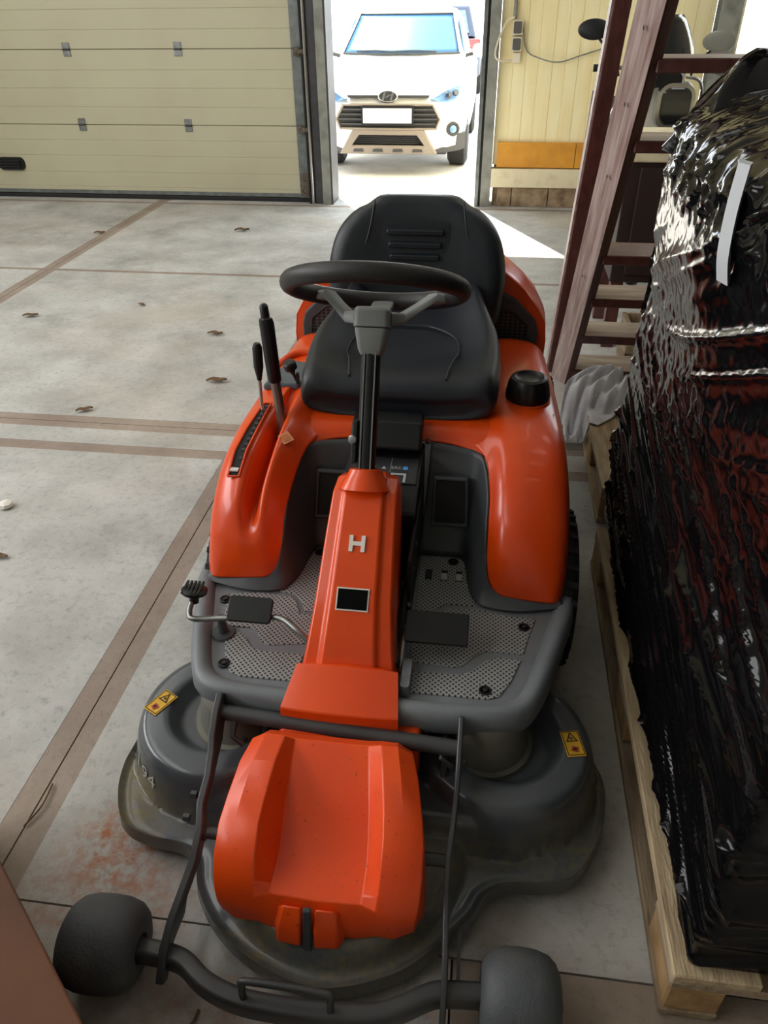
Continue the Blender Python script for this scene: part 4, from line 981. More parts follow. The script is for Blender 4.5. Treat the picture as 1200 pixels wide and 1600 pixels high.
# --- pedals
p1 = G().tube(spline([(-.330, 1.150, .345), (-.36, 1.165, .362), (-.40, 1.19, .368), (-.45, 1.195, .362), (-.55, 1.19, .352), (-.605, 1.185, .350), (-.618, 1.20, .356), (-.615, 1.215, .372)], 40), .0068, 10).obj('pedal_rod', steel_m, mow)
kn = G().lathe((-.612, 1.220, .368), (.1, .25, 1), [(0, .011), (.022, .011), (.025, .029), (.032, .030), (.035, .026)], 26).obj('pedal_knob', black_pl, p1)
for k in range(5): G().box(-.612-.02+k*.009, -.612-.015+k*.009, 1.205, 1.250, .403, .407).obj('knob_rib', black_matte, p1, smooth=0)
G().loft([[V(-.472+px, 1.200+py*.8, .376+py*.55) for px, py in rrect(.100, .060, .008)], [V(-.472+px, 1.194+py*.8, .385+py*.55) for px, py in rrect(.100, .060, .008)]]).obj('pedal_pad', black_pl, p1, smooth=35, bevel=.002)
G().lathe((-.545, 1.20, .30), (0, 0, 1), [(0, .028), (.004, .026), (.005, .012), (.05, .008)], 20).obj('pedal_base', dark_pl, p1)
p2 = G().tube(spline([(-.128, 1.13, .30), (-.126, 1.15, .33), (-.122, 1.19, .352), (-.10, 1.205, .356), (-.05, 1.205, .356)], 24), .008, 10).obj('pedal_arm', steel_m, mow)
G().loft([[V(-.056+px, 1.205+py*.86, .362+py*.5) for px, py in rrect(.138, .072, .005)], [V(-.056+px, 1.199+py*.86, .373+py*.5) for px, py in rrect(.138, .072, .005)]]).obj('pedal_pad', black_pl, p2, smooth=35, bevel=.002)
G().loft([[V(-.112+px, 1.105+py, .297) for px, py in rrect(.024, .085, .008)], [V(-.112+px*.8, 1.105+py*.95, .325) for px, py in rrect(.024, .085, .008)]]).obj('pedal_guard', grey_pl, p2, smooth=35)
# ------------------------------------------------------------------ white car outside
CX, CY, CG = -1.135, 8.78, -.10
car = thing('car', (CX, CY+2, CG), 'white hatchback parked facing the open doorway', 'car')
def cp(u, v, z): return V(CX+u*.935, CY+v, CG+z)
def car_ring(v, w, b, s_, t):
    prof = [(-.80, b), (-.97, b+.05), (-1.0, b+.22), (-1.0, s_-.12), (-.965, s_-.03), (-.88, s_+(t-s_)*.35), (-.60, t-.02), (-.3, t-.003), (0, t)]
    full = prof+[(-a, z) for a, z in reversed(prof[:-1])]+[(.4, b-.02), (-.4, b-.02)]
    return [cp(a*w, v, z) for a, z in full]
SEC = [(-.02, .50, .34, .60, .66), (0.0, .60, .28, .66, .735), (.05, .70, .25, .70, .775), (.12, .775, .24, .74, .82), (.25, .83, .24, .80, .885), (.45, .865, .24, .86, .95), (.75, .875, .24, .92, 1.02), (1.0, .88, .24, .95, 1.06), (1.3, .88, .24, .97, 1.07), (2.2, .88, .24, .98, 1.05), (3.2, .875, .26, .99, 1.05), (3.7, .84, .30, .98, 1.03), (3.95, .74, .36, .90, .98)]
rr = [car_ring(*q) for q in SEC]; nc = len(rr[0])
csp = [spline([r_[j] for r_ in rr], 60) for j in range(nc)]
body = G().loft([[csp[j][i] for j in range(nc)] for i in range(60)]).obj('body', carwhite, car, smooth=50)
# cabin
lo_ = [(.98, .70), (.93, .0), (.98, -.70)]
def cab(z, vf, vr, w, bow): return [cp(-w, vf+bow, z), cp(-w*.6, vf+bow*.3, z), cp(0, vf, z), cp(w*.6, vf+bow*.3, z), cp(w, vf+bow, z), cp(w*1.02, (vf+vr)/2, z), cp(w*.96, vr, z), cp(0, vr+.08, z), cp(-w*.96, vr, z), cp(-w*1.02, (vf+vr)/2, z)]
G().loft([cab(1.0, .90, 3.85, .76, .18), cab(1.10, 1.05, 3.75, .745, .17), cab(1.42, 1.62, 3.45, .62, .12), cab(1.475, 1.78, 3.3, .57, .10), cab(1.50, 2.0, 3.1, .48, .08)]).obj('cabin', carwhite, car, smooth=40)
def wsp(u, k, lift=.012):   # point on the windscreen, k 0..1 upward
    z = 1.07+(1.435-1.07)*k; vf = 1.00+(1.66-1.00)*k; w = .715+(.585-.715)*k; bow = .175+(.115-.175)*k
    return cp(u*w, vf+bow*u*u-lift, z+lift*.8)
g = G(); rg = [[wsp(-1+2*i/16, k/8) for i in range(17)] for k in range(9)]
g.loft(rg, False, False); wsn = g.obj('windscreen', carglass, car, smooth=60, solid=.004)
G().tube([wsp(-1+2*i/16, 0, .016) for i in range(17)]+[wsp(1, k/6, .016) for k in range(1, 7)]+[wsp(1-2*i/16, 1, .016) for i in range(1, 17)]+[wsp(-1, 1-k/6, .016) for k in range(1, 7)], .010, 6).obj('windscreen_seal', cardark, wsn)
for u0, u1 in ((.62, -.12), (-.05, -.75)):
    G().tube([wsp(u0, .02, .03), wsp((u0+u1)/2, .05, .03), wsp(u1, .03, .03)], .009, 6).obj('wiper', cardark, wsn)
for s_ in (-1, 1):
    G().loft([[cp(s_*.755, 1.32, 1.08), cp(s_*.765, 2.6, 1.08), cp(s_*.655, 2.6, 1.40), cp(s_*.655, 1.75, 1.40)], [cp(s_*.772, 1.32, 1.08), cp(s_*.780, 2.6, 1.08), cp(s_*.67, 2.6, 1.40), cp(s_*.67, 1.75, 1.40)]]).obj('side_window', carglass, car, smooth=0)
    mr_ = G().loft([[cp(s_*.965+px, 1.28, 1.10+py) for px, py in rrect(.20, .13, .05)], [cp(s_*.965+px*.92, 1.18, 1.10+py*.9) for px, py in rrect(.20, .13, .05)], [cp(s_*.965+px*.6, 1.14, 1.10+py*.6) for px, py in rrect(.20, .13, .05)]]).obj('side_mirror', carwhite, car)
    G().beam(cp(s_*.78, 1.30, 1.05), cp(s_*.90, 1.26, 1.08), (0, .03, 0), (0, 0, .02)).obj('mirror_foot', cardark, mr_, smooth=0, bevel=.006)
    # head lamp
    hl = [(.47, .030, .735), (.56, .040, .715), (.68, .085, .705), (.76, .145, .73), (.795, .20, .79), (.79, .24, .85), (.70, .17, .835), (.58, .07, .785)]
    lamp = G().loft([[cp(s_*a, b-.07, z) for a, b, z in hl], [cp(s_*a*.995, b+.05, z) for a, b, z in hl]]).obj('headlamp', carlamp, car, smooth=40, bevel=.008)
    for a, b, z, r_ in ((.665, .075, .765, .038), (.735, .13, .785, .034)):
        G().lathe(cp(s_*a, b-.06, z), (s_*.25, -1, .15), [(0, r_), (.05, r_*.95), (.06, r_*.6)], 18).obj('projector', carblue, lamp)
    # fog lamp
    fg = G().lathe(cp(s_*.725, .045, .455), (s_*.35, -1, 0), [(0, .07), (.025, .07), (.03, .055), (.02, .04)], 24).obj('fog_lamp', cardark, car)
    G().lathe(cp(s_*.725, .035, .455), (s_*.35, -1, 0), [(0, .04), (.022, .036), (.026, .01)], 20).obj('fog_lens', carlamp, fg)
    # dark bumper corner cladding
    G().loft([[cp(s_*a, b, z) for a, b, z in ((.50, .0, .41), (.68, .045, .42), (.80, .14, .40), (.862, .26, .40), (.862, .27, .24), (.80, .15, .235), (.66, .06, .225), (.48, .03, .225))],
              [cp(s_*a*.98, b+.08, z) for a, b, z in ((.50, .0, .41), (.68, .045, .42), (.80, .14, .40), (.862, .26, .40), (.862, .27, .24), (.80, .15, .235), (.66, .06, .225), (.48, .03, .225))]]).obj('bumper_cladding', cardark, car, smooth=35)
    for v in (.72, 3.2):
        wt = G().lathe(cp(s_*.76, v, .32), (1, 0, 0), [(-.1, .20), (-.11, .27), (-.08, .318), (.08, .318), (.11, .27), (.1, .20)], 36).obj('wheel', tyre_m, car)
        G().lathe(cp(s_*.76, v, .32), (1, 0, 0), [(-.095, .04), (-.09, .205), (.09, .205), (.095, .04)], 24).obj('rim', steel_m, wt)
# lower grille: dark opening, frame, slats
GP = [(-.50, .70), (.50, .70), (.585, .565), (.545, .475), (-.545, .475), (-.585, .565)]
GY = -.075
def gp(a, z, dy=0): return cp(a, GY+.02*(abs(a)/.6)**2+dy, z-.01)
gr = G().loft([[gp(a, z) for a, z in GP], [gp(a, z, .06) for a, z in GP]]).obj('grille', mat('grille black', (16, 16, 17), .6), car, smooth=0)
fp = []
for i in range(6):
    a, b = GP[i], GP[(i+1) % 6]
    for k in range(6): fp.append((a[0]+(b[0]-a[0])*k/6, a[1]+(b[1]-a[1])*k/6))
G().tube([gp(a, z, -.004) for a, z in fp]+[gp(*fp[0], -.004)], .012, 8).obj('grille_frame', carsilver, gr)
for z in (.52, .565, .61, .655):
    hw = .535 if z < .56 else .585-(z-.565)*.62
    G().tube([gp(-hw+2*hw*k/14, z, -.006) for k in range(15)], .009, 6).obj('grille_slat', cardark, gr)
# upper slim grille bar with oval emblem
sb_ = G().loft([[cp(a, -.045+.02*(abs(a)/.6)**2, z) for a, z in ((-.45, .748), (.45, .748), (.46, .772), (-.46, .772))], [cp(a, .05+.10*(abs(a)/.6)**2.2, z) for a, z in ((-.45, .748), (.45, .748), (.46, .772), (-.46, .772))]]).obj('nose_bar', cardark, car, smooth=0)
em = []
for k in range(32):
    a = 2*math.pi*k/32; em.append(cp(.105*math.cos(a), -.045, .765+.054*math.sin(a)))
eo = G().tube(em+[em[0]], .0085, 8).obj('emblem_ring', chrome_m, car)
G().prism([cp(.098*math.cos(2*math.pi*k/24), -.040, .765+.048*math.sin(2*math.pi*k/24)) for k in range(24)], (0, .03, 0)).obj('emblem_ground', cardark, eo, smooth=0)
# slanted letter bars of the oval emblem
for a0, a1 in ((-.062, -.030), (.030, .062)):
    G().prism([cp(a0-.008, -.048, .727), cp(a0+.014, -.048, .725), cp(a1+.008, -.048, .803), cp(a1-.014, -.048, .805)], (0, .008, 0)).obj('emblem_bar', chrome_m, eo, smooth=0)
G().prism([cp(-.040, -.048, .750), cp(-.01, -.048, .752), cp(.040, -.048, .780), cp(.01, -.048, .778)], (0, .008, 0)).obj('emblem_bar', chrome_m, eo, smooth=0)
npb = G().box(CX-.275, CX+.275, CY+GY-.030, CY+GY-.015, CG+.505, CG+.675).obj('plate_holder', black_pl, car, smooth=0, bevel=.004)
G().box(CX-.255, CX+.255, CY+GY-.034, CY+GY-.029, CG+.522, CG+.658).obj('number_plate', carplate, npb, smooth=0)
# silver skid plate with lower intake
SP = [(-.40, .455), (.40, .455), (.52, .33), (.56, .22), (-.56, .22), (-.52, .33)]
def spp(a, z, dy=0): return cp(a, -.095+.03*(abs(a)/.6)**2+dy, z)
SI = [(-.33, .405), (.33, .405), (.415, .305), (-.415, .305)]
SO = [(-.40, .455), (.40, .455), (.56, .22), (-.56, .22)]
g = G(); A = [spp(a, z) for a, z in SO]; B = [spp(a, z) for a, z in SI]; D = [spp(a, z, .07) for a, z in SI]; E_ = [spp(a, z, .10) for a, z in SO]
g.loft([E_, A, B, D], True, False); sk = g.obj('skid_plate', carsilver, car, smooth=25, bevel=.008)
G().loft([[spp(a, z, .06) for a, z in SI], [spp(a, z, .09) for a, z in SI]]).obj('lower_intake', MATS['grille black'], sk, smooth=0)
for z in (.325, .345, .365, .385):
    G().tube([spp(-.38+.76*k/8+0, z, .05) for k in range(9)], .005, 6).obj('intake_slat', cardark, sk)
for a in (-.34, -.115, .115, .34):
    G().prism([spp(a-.05, .27, -.002), spp(a+.05, .27, -.002), spp(a+.06, .245, -.002), spp(a-.06, .245, -.002)], (0, .02, 0)).obj('skid_notch', cardark, sk, smooth=0)
G().box(CX-.62, CX+.62, CY+.06, CY+.2, CG+.20, CG+.25).obj('under_lip', cardark, car, smooth=0, bevel=.02)

# dark car further away
BX, BY = -1.25, 16.6
c2 = thing('car', (BX, BY+2, CG), 'dark blue car seen from behind beyond the white car', 'car')
def b_ring(v, w, b, s_, t):
    prof = [(-.85, b), (-1, b+.12), (-1, s_-.1), (-.93, s_), (-.5, t), (0, t)]
    full = prof+[(-a, z) for a, z in reversed(prof[:-1])]
    return [V(BX+a*w, BY+v, CG+z) for a, z in full]
G().loft([b_ring(0, .78, .35, .85, .95), b_ring(.1, .86, .25, .92, 1.0), b_ring(2, .88, .22, .95, 1.0), b_ring(3.9, .84, .22, .8, .88), b_ring(4.1, .7, .3, .6, .68)]).obj('body', carblue, c2)
G().loft([[V(BX+a, BY+v, CG+z) for a, v, z in ((-.76, .12, .98), (.76, .12, .98), (.74, 3.0, .98), (-.74, 3.0, .98))], [V(BX+a, BY+v, CG+z) for a, v, z in ((-.60, .5, 1.48), (.60, .5, 1.48), (.58, 2.1, 1.48), (-.58, 2.1, 1.48))]]).obj('cabin', carblue, c2, smooth=0, bevel=.05, bseg=3)
G().loft([[V(BX+a, BY+v-.02, CG+z) for a, v, z in ((-.62, .16, 1.05), (.62, .16, 1.05), (.52, .42, 1.40), (-.52, .42, 1.40))], [V(BX+a, BY+v+.02, CG+z) for a, v, z in ((-.62, .16, 1.05), (.62, .16, 1.05), (.52, .42, 1.40), (-.52, .42, 1.40))]]).obj('rear_window', carlamp, c2, smooth=0)
for s_ in (-1, 1):
    G().box(BX+s_*.72-.13, BX+s_*.72+.13, BY-.04, BY+.08, CG+.78, CG+.96).obj('tail_lamp', carred, c2, smooth=0, bevel=.03)
    for v in (.7, 3.3): G().lathe((BX+s_*.78, BY+v, CG+.31), (1, 0, 0), [(-.1, .18), (-.1, .29), (-.06, .31), (.06, .31), (.1, .29), (.1, .18)], 28).obj('wheel', tyre_m, c2)

# ------------------------------------------------------------------ dark wooden steps (leaning towards the viewer)
stp = thing('wooden_steps', (.7, 3.3, 0), 'dark brown wooden open steps beside the wrapped load', 'steps')
FX = .395; F0 = V(FX, 3.375, 0); dirv = V(0, -.668, 1)
def st_line(z, x=FX): return V(x, 3.375-.668*z, z)
dn = dirv.normalized(); nrm = V(0, dn.z, -dn.y)      # in-plane normal
def stringer(x, z0, z1):
    a, b = st_line(z0, x), st_line(z1, x)
    g = G(); W2 = .068; T2 = .022
    # front edge faces the viewer; foot cut level with the floor
    sec = ((-.030, .055), (-.052, .030), (.004, -.064), (.036, -.050), (.022, .055))
    return g.loft([[V(x+p, c.y+q, c.z) for p, q in sec] for c in (a, b)])
stringer(FX, 0, 2.35).obj('stringer', wood_br, stp, smooth=0, bevel=.004)
stringer(1.18, 0, 2.35).obj('stringer', wood_br, stp, smooth=0, bevel=.004)
# worn left face of the stringer, its daylight painted in as paler wood
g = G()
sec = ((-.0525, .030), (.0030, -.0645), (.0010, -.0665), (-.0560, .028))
g.loft([[V(FX+p, 3.375-.668*z+q, z) for p, q in sec] for z in (0, 2.35)]).obj('lit_face', wood_lit, stp, smooth=0)
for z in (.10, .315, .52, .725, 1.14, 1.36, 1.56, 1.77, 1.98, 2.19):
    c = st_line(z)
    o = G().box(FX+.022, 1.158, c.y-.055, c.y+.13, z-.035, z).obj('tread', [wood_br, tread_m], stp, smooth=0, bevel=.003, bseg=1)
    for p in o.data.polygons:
        if p.normal.z > .9 and abs(z-.725) > .01: p.material_index = 1  # pale tops carry painted door light; the unlit tread stays dark
# upright handrail post beside the stringer
g = G().loft([[V(.352+a, 3.475+b, 0) for a, b in rect2(.06, .075)], [V(.418+a, 3.16+b, 1.9) for a, b in rect2(.06, .075)]])
g.obj('upright_post', wood_br, stp, smooth=0, bevel=.003)
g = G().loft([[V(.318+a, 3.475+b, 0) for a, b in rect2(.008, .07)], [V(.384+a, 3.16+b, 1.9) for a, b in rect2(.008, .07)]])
g.obj('lit_face', wood_lit, stp, smooth=0)  # thin pale strip that paints the lit edge of the post
for z in (.62, 1.02, 1.24, 1.43):
    c = st_line(z, FX-.031)+V(0, -.02, 0)
    G().lathe(c+V(0, -.01, 0), (-1, 0, 0), [(0, .006), (.002, .006), (.003, .003)], 8).obj('nail', dark_steel, stp)
tag(G().loft([[V(.44+a, 4.25+b, 0) for a, b in rect2(.05, .03)], [V(.475+a, 4.25+b, 1.12) for a, b in rect2(.05, .03)]]).obj('wooden_plank', wood_br, smooth=0, bevel=.003, base=(.44, 4.25, 0)), 'short dark upright plank behind the steps post', 'plank')

# dark cabinet behind the steps
cb_ = thing('cabinet', (.95, 4.0, 0), 'dark brown low cabinet with pale top behind the steps', 'cabinet')
G().box(.60, 1.5, 3.78, 4.3, .34, .88).obj('body', mat('dark brown cabinet', (46, 28, 22), .6, rgb2=(36, 22, 18), scale=6), cb_, smooth=0, bevel=.005)
G().box(.58, 1.52, 3.76, 4.32, .882, .955).obj('worktop', sill_m, cb_, smooth=0, bevel=.008)
for x in (.64, 1.44):
    for y in (3.82, 4.24): G().box(x-.03, x+.03, y-.03, y+.03, 0, .34).obj('leg', wood_br, cb_, smooth=0)
G().box(.66, 1.04, 3.765, 3.78, .38, .86).obj('door', MATS['dark brown cabinet'], cb_, smooth=0, bevel=.004)
cr_ = thing('crate', (.84, 3.62, 0), 'small pale wooden slat crate under the cabinet', 'crate')
for z in (.02, .09, .16):
    for y in (3.50, 3.72): G().box(.68, 1.0, y-.008, y+.008, z, z+.05).obj('slat', pallet_m, cr_, smooth=0)
for x in (.69, .99): G().box(x-.01, x+.01, 3.50, 3.72, .02, .21).obj('end_panel', pallet_d, cr_, smooth=0)
G().box(.68, 1.0, 3.5, 3.72, .005, .02).obj('bottom', pallet_d, cr_, smooth=0)

# ------------------------------------------------------------------ motor scooter behind the steps
sco = thing('motor_scooter', (.90, 5.2, 0), 'black motor scooter with round mirrors and windscreen behind the steps', 'scooter')
smoke = mat('smoked windscreen', (22, 24, 26), .1, coat=.5)
SX = .90; SY = 4.98
def scp(x, y, z): return V(SX+x, SY+y, z)
wsr = []
for k in range(8):
    z = 1.14+.27*k/7; hw = .20-.085*(k/7)**2.2; wsr.append([scp(hw*math.sin(R(a)), .06+.16*(1-math.cos(R(a)))+.10*k/7, z) for a in range(-80, 81, 16)])
G().loft(wsr, False, False).obj('windscreen', smoke, sco, smooth=60, solid=.006)
for x, z, s_ in ((-.395, 1.345, -1), (.29, 1.285, 1)):
    mo = G().lathe(scp(x, .10, z), (s_*.15, -1, .1), [(-.035, .02), (-.03, .05), (-.01, .066), (0, .066), (.004, .060)], 24)
    mo.v = [V(p.x*1.0+(p.x-(SX+x))*.35, p.y, z+(p.z-z)*.78) for p in mo.v]
    mm = mo.obj('mirror', black_pl if s_ < 0 else mat('pale mirror back', (150, 150, 140), .35, .3), sco)
    G().tube([scp(x-s_*.02, .10, z-.03), scp(x*.62, .08, 1.18), scp(x*.58, .08, 1.12)], .007, 8).obj('mirror_stem', black_pl, mm)
hbar = G().tube(spline([scp(-.36, .14, 1.155), scp(-.22, .10, 1.16), scp(0, .08, 1.13), scp(.22, .10, 1.16), scp(.36, .14, 1.12)], 24), .012, 10).obj('handlebar', steel_m, sco)
for x in (-.32, .32): G().tube([scp(x-.05, .125, 1.157), scp(x+.05, .125, 1.157)], .019, 12).obj('grip', rubber_m, hbar)
G().loft([[scp(px, .0, 1.12+py) for px, py in rrect(.24, .10, .03)], [scp(px*.8, -.07, 1.11+py*.7) for px, py in rrect(.24, .10, .03)]]).obj('instrument_cowl', black_pl, sco)
hl_ = G().loft([[scp(.08+px, -.03, .985+py) for px, py in rrect(.21, .24, .07)], [scp(.08+px, -.09, .985+py) for px, py in rrect(.20, .23, .07)]]).obj('headlight_shell', chrome_m, sco)
G().loft([[scp(.08+px, -.088, .985+py) for px, py in rrect(.165, .19, .05)], [scp(.08+px*.9, -.10, .985+py*.9) for px, py in rrect(.165, .19, .05)]]).obj('headlight_lens', smoke, hl_)
for k in range(3):
    o_ = .022*k
    G().tube(spline([scp(-.03+o_*.0, -.04, 1.12-o_), scp(-.17+o_, -.04, 1.09-o_), scp(-.24+o_, -.02, .98), scp(-.27+o_, 0, .80), scp(-.27+o_, .02, .60)], 24), .007, 8).obj('guard_tube', chrome_m, sco)
G().tube(spline([scp(.12, -.04, 1.125), scp(.20, -.04, 1.10), scp(.235, -.02, .98), scp(.235, 0, .8)], 20), .008, 8).obj('guard_tube', chrome_m, sco)
sh = []
for z, w_, y in ((.32, .10, .02), (.55, .20, .02), (.8, .24, .0), (1.0, .20, .02), (1.1, .13, .04)):
    sh.append([scp(w_*math.sin(R(a)), y+.10*(1-math.cos(R(a))), z) for a in range(-80, 81, 20)])
G().loft(sh, False, False).obj('leg_shield', mat('cream shield', (200, 196, 180), .3, coat=.4), sco, smooth=60, solid=.012, soff=1)
for y in (-.08, 1.12):
    wt = G().lathe(scp(0, y, .24), (1, 0, 0), [(-.05, .14), (-.06, .20), (-.03, .24), (.03, .24), (.06, .20), (.05, .14)], 32).obj('wheel', tyre_m, sco)
    G().lathe(scp(0, y, .24), (1, 0, 0), [(-.045, .03), (-.04, .145), (.04, .145), (.045, .03)], 20).obj('rim', steel_m, wt)
G().tube([scp(0, -.08, .24), scp(0, .02, .6), scp(0, .08, 1.1)], .025, 10).obj('fork', steel_m, sco)
G().loft([[scp(px, .12, .30+py) for px, py in rrect(.34, .08, .02)], [scp(px, .55, .30+py) for px, py in rrect(.34, .08, .02)]]).obj('footboard', black_pl, sco)
G().loft([[scp(px*.7, .52, .48+py*.8) for px, py in rrect(.34, .40, .08)], [scp(px, .75, .52+py) for px, py in rrect(.34, .44, .1)], [scp(px*.8, 1.35, .58+py*.6) for px, py in rrect(.34, .44, .1)]]).obj('rear_body', black_pl, sco)
G().loft([[scp(px*.8, .55, .79+py) for px, py in rrect(.30, .10, .04)], [scp(px, .85, .80+py) for px, py in rrect(.30, .12, .04)], [scp(px*.8, 1.35, .84+py) for px, py in rrect(.30, .12, .04)]]).obj('saddle', rubber_m, sco)
tag(G().add([(.585, 4.05, .957), (.60, 3.95, .957), (.70, 4.0, .96), (.66, 4.1, .975), (.63, 4.02, .99)], [(0, 1, 4), (1, 2, 4), (2, 3, 4), (3, 0, 4)]).obj('paper_scrap', board_yellow, smooth=0, solid=.003, base=(.63, 4.02, .957)), 'crumpled yellow paper scrap on the cabinet top', 'paper')

# ------------------------------------------------------------------ pallets
def pallet(loc, sx_, sy_, label, h=.144, m1=pallet_m, m2=pallet_d, ndeck=5):
    t = thing('pallet', loc, label, 'pallet', 'wooden pallets by the wall side'); X0, Y0, _ = loc
    x0, x1, y0, y1 = X0-sx_/2, X0+sx_/2, Y0-sy_/2, Y0+sy_/2
    for i in range(3):
        xx = x0+(sx_-.10)*i/2
        G().box(xx, xx+.10, y0, y1, 0, .022).obj('bottom_board', m2, t, smooth=0, bevel=.003, bseg=1)
        for j in range(3):
            yy = y0+(sy_-.145)*j/2
            G().box(xx+.002+(.004*((i+j) % 2)), xx+.098, yy+.002, yy+.143, .0225, .100).obj('block', block_m, t, smooth=0, bevel=.004, bseg=1)
    for j in range(3):
        yy = y0+(sy_-.145)*j/2
        G().box(x0, x1, yy, yy+.145, .1005, .122).obj('cross_board', m2, t, smooth=0, bevel=.003, bseg=1)
    for i in range(ndeck):
        xx = x0+(sx_-.145)*i/(ndeck-1)
        G().box(xx, xx+(.145 if i % 2 == 0 else .10), y0, y1, .1225, h).obj('deck_board', m1, t, smooth=0, bevel=.003, bseg=1)
    return t
pallet((.80, 1.30, 0), .82, 1.30, 'wooden pallet under the black wrapped load')
pallet((.83, 2.60, 0), .80, .84, 'light wooden pallet with a grey rag, behind the wrapped load', m2=pallet_m)
# rag: gathered cloth lying on the pallet, its near end drooping over the edge
g = G(); rg = []
for i in range(34):
    u = i/33; row = []
    cx_ = .395+.16*u**1.2; cy_ = 2.66+.34*u; zc = .030+.165*smooth01(.10, .42, u)
    wd = .085+.05*math.sin(math.pi*u)
    for j in range(26):
        v = -1+2*j/25
        fold = .016*math.sin(v*11+u*5)+.008*math.sin(v*23-u*8)
        x = cx_-v*wd*.75; y = cy_+v*wd*.55
        z = zc+fold+.030*(1-v*v)
        if x > .428 or zc > .15: z = max(z, .150)
        row.append(V(x, y, max(.012, z)))
    rg.append(row)
tag(g.loft(rg, False, False).obj('rag', cloth_m, smooth=80, solid=.004, sub=1, base=(.45, 2.8, .15), soff=1), 'grey crumpled rag hanging over the pallet edge', 'rag')
tag(G().beam((.60, 2.98, .158), (.525, 2.26, .158), (.026, 0, 0), (0, 0, .010)).obj('wooden_board', mat('pale fresh board', (226, 212, 164), .6, rgb2=(214, 196, 146), scale=7, stretch=(8, 1, 8)), smooth=0, bevel=.002, base=(.5, 2.6, .15)), 'pale narrow board lying along the pallet next to the rag', 'board')

# ------------------------------------------------------------------ black film-wrapped load
ld = thing('wrapped_load', (.84, 1.33, .146), 'tall pallet load wrapped in black shiny stretch film', 'wrapped load')
LX0, LX1, LY0, LY1 = .418, 1.20, .668, 2.03
def load_ring(z, n=260):
    k = (z-.146)/1.2
    bul = .012*math.sin(math.pi*min(1, k))+.020*smooth01(.45, .85, k)
    shr = .30*smooth01(.90, 1.0, k)**2
    hx = (LX1-LX0)/2+bul; hy = (LY1-LY0)/2+bul*.8
    c = V((LX0+LX1)/2, (LY0+LY1)/2, 0)
    if shr: hx *= 1-shr; hy *= 1-shr*.6
    r_ = .012+.10*k*k
    poly = rrect(hx*2, hy*2, min(r_, hx*.9), 6)
    P2 = [V(c.x+a, c.y+b, z) for a, b in poly]
    L = [0]
    for i in range(len(P2)): L.append(L[-1]+(P2[(i+1) % len(P2)]-P2[i]).length)
    out = []
    for i in range(n):
        d_ = L[-1]*i/n; j = 0
        while L[j+1] < d_: j += 1
        t_ = (d_-L[j])/max(1e-6, L[j+1]-L[j]); out.append((P2[j].lerp(P2[(j+1) % len(P2)], t_), d_))
    return out
def ridge(a, p): return (1-min(1, abs(a)*2.2))**p
def fold(u, z, ang, fp, fl, seed):
    """folds running along direction ang (from vertical): sharp across, long along"""
    ca, sa = math.cos(ang), math.sin(ang)
    u += .05*mnoise.noise(V(u*.9, z*.9, seed+20)); z += .035*mnoise.noise(V(u*1.4, z*1.4, seed+9)); along = z*ca+u*sa; across = u*ca-z*sa
    return mnoise.noise(V(across*fp, along*fl, seed))
rings = []
NZ, NP = 320, 420
for i in range(NZ):
    z = .146+1.19*i/(NZ-1); k = (z-.146)/1.19
    ring = []
    wl = smooth01(.66, .46, k); wu = smooth01(.55, .68, k)*smooth01(.93, .84, k); wt = smooth01(.80, .90, k); wm = smooth01(.34, .48, k)*smooth01(.74, .60, k)
    for p, d_ in load_ring(z, NP):
        c = V((LX0+LX1)/2, (LY0+LY1)/2, p.z); o_ = (p-c); o_.z = 0
        # outward direction of the nearest side
        if abs(o_.x)/(LX1-LX0) > abs(o_.y)/(LY1-LY0): nx = V(math.copysign(1, o_.x), 0, 0); u = p.y
        else: nx = V(0, math.copysign(1, o_.y), 0); u = p.x+3
        lo1 = ridge(fold(u, z, R(76), 13, .16, 1.3), 4)*(.35+.65*smooth01(-.2, .35, mnoise.noise(V(u*1.6, z*4, 7.7))))
        lo2 = ridge(fold(u, z, R(97), 9, .14, 4.1), 4.2)*(.2+.8*smooth01(-.2, .35, mnoise.noise(V(u*1.3, z*5, 3.3))))
        lo3 = ridge(fold(u, z, R(86), 19, .2, 8.2), 2.4)
        up1 = fold(u, z, R(114), 24, .5, 2.7); up2 = ridge(fold(u, z, R(112), 12, .3, 6.6), 3)
        cr = ridge(mnoise.noise(V(u*15, z*15, 9.1+p.x)), 3); cr2 = ridge(mnoise.noise(V(u*30+3, z*26, 2.2+p.x)), 2)
        big = mnoise.noise(V(u*1.7, z*1.9, 5.0))
        disp = wl*(.019*lo1+.018*lo2+.0025*lo3)+wu*(.006*up1+.012*up2+.0015*cr2)+wt*(.016*cr+.004*cr2)+wm*(.0030*cr+.0018*cr2+.008*lo2)+.020*big*smooth01(.1, .45, k)
        disp -= .004+.012*smooth01(.50, .62, k)*smooth01(.80, .66, k)*smooth01(1.2, 1.6, u)
        ring.append(p+nx*disp)
    rings.append(ring)
top = rings[-1]
c = V((LX0+LX1)/2, (LY0+LY1)/2, 1.34)
for s_, z in ((.85, 1.345), (.6, 1.35), (.3, 1.345), (.05, 1.34)):
    rings.append([V(c.x+(p.x-c.x)*s_, c.y+(p.y-c.y)*s_, z+.03*mnoise.noise(V(p.x*9*s_, p.y*9*s_, 3))) for p in top])
film = G().loft(rings).obj('film', film_m, ld, smooth=80)
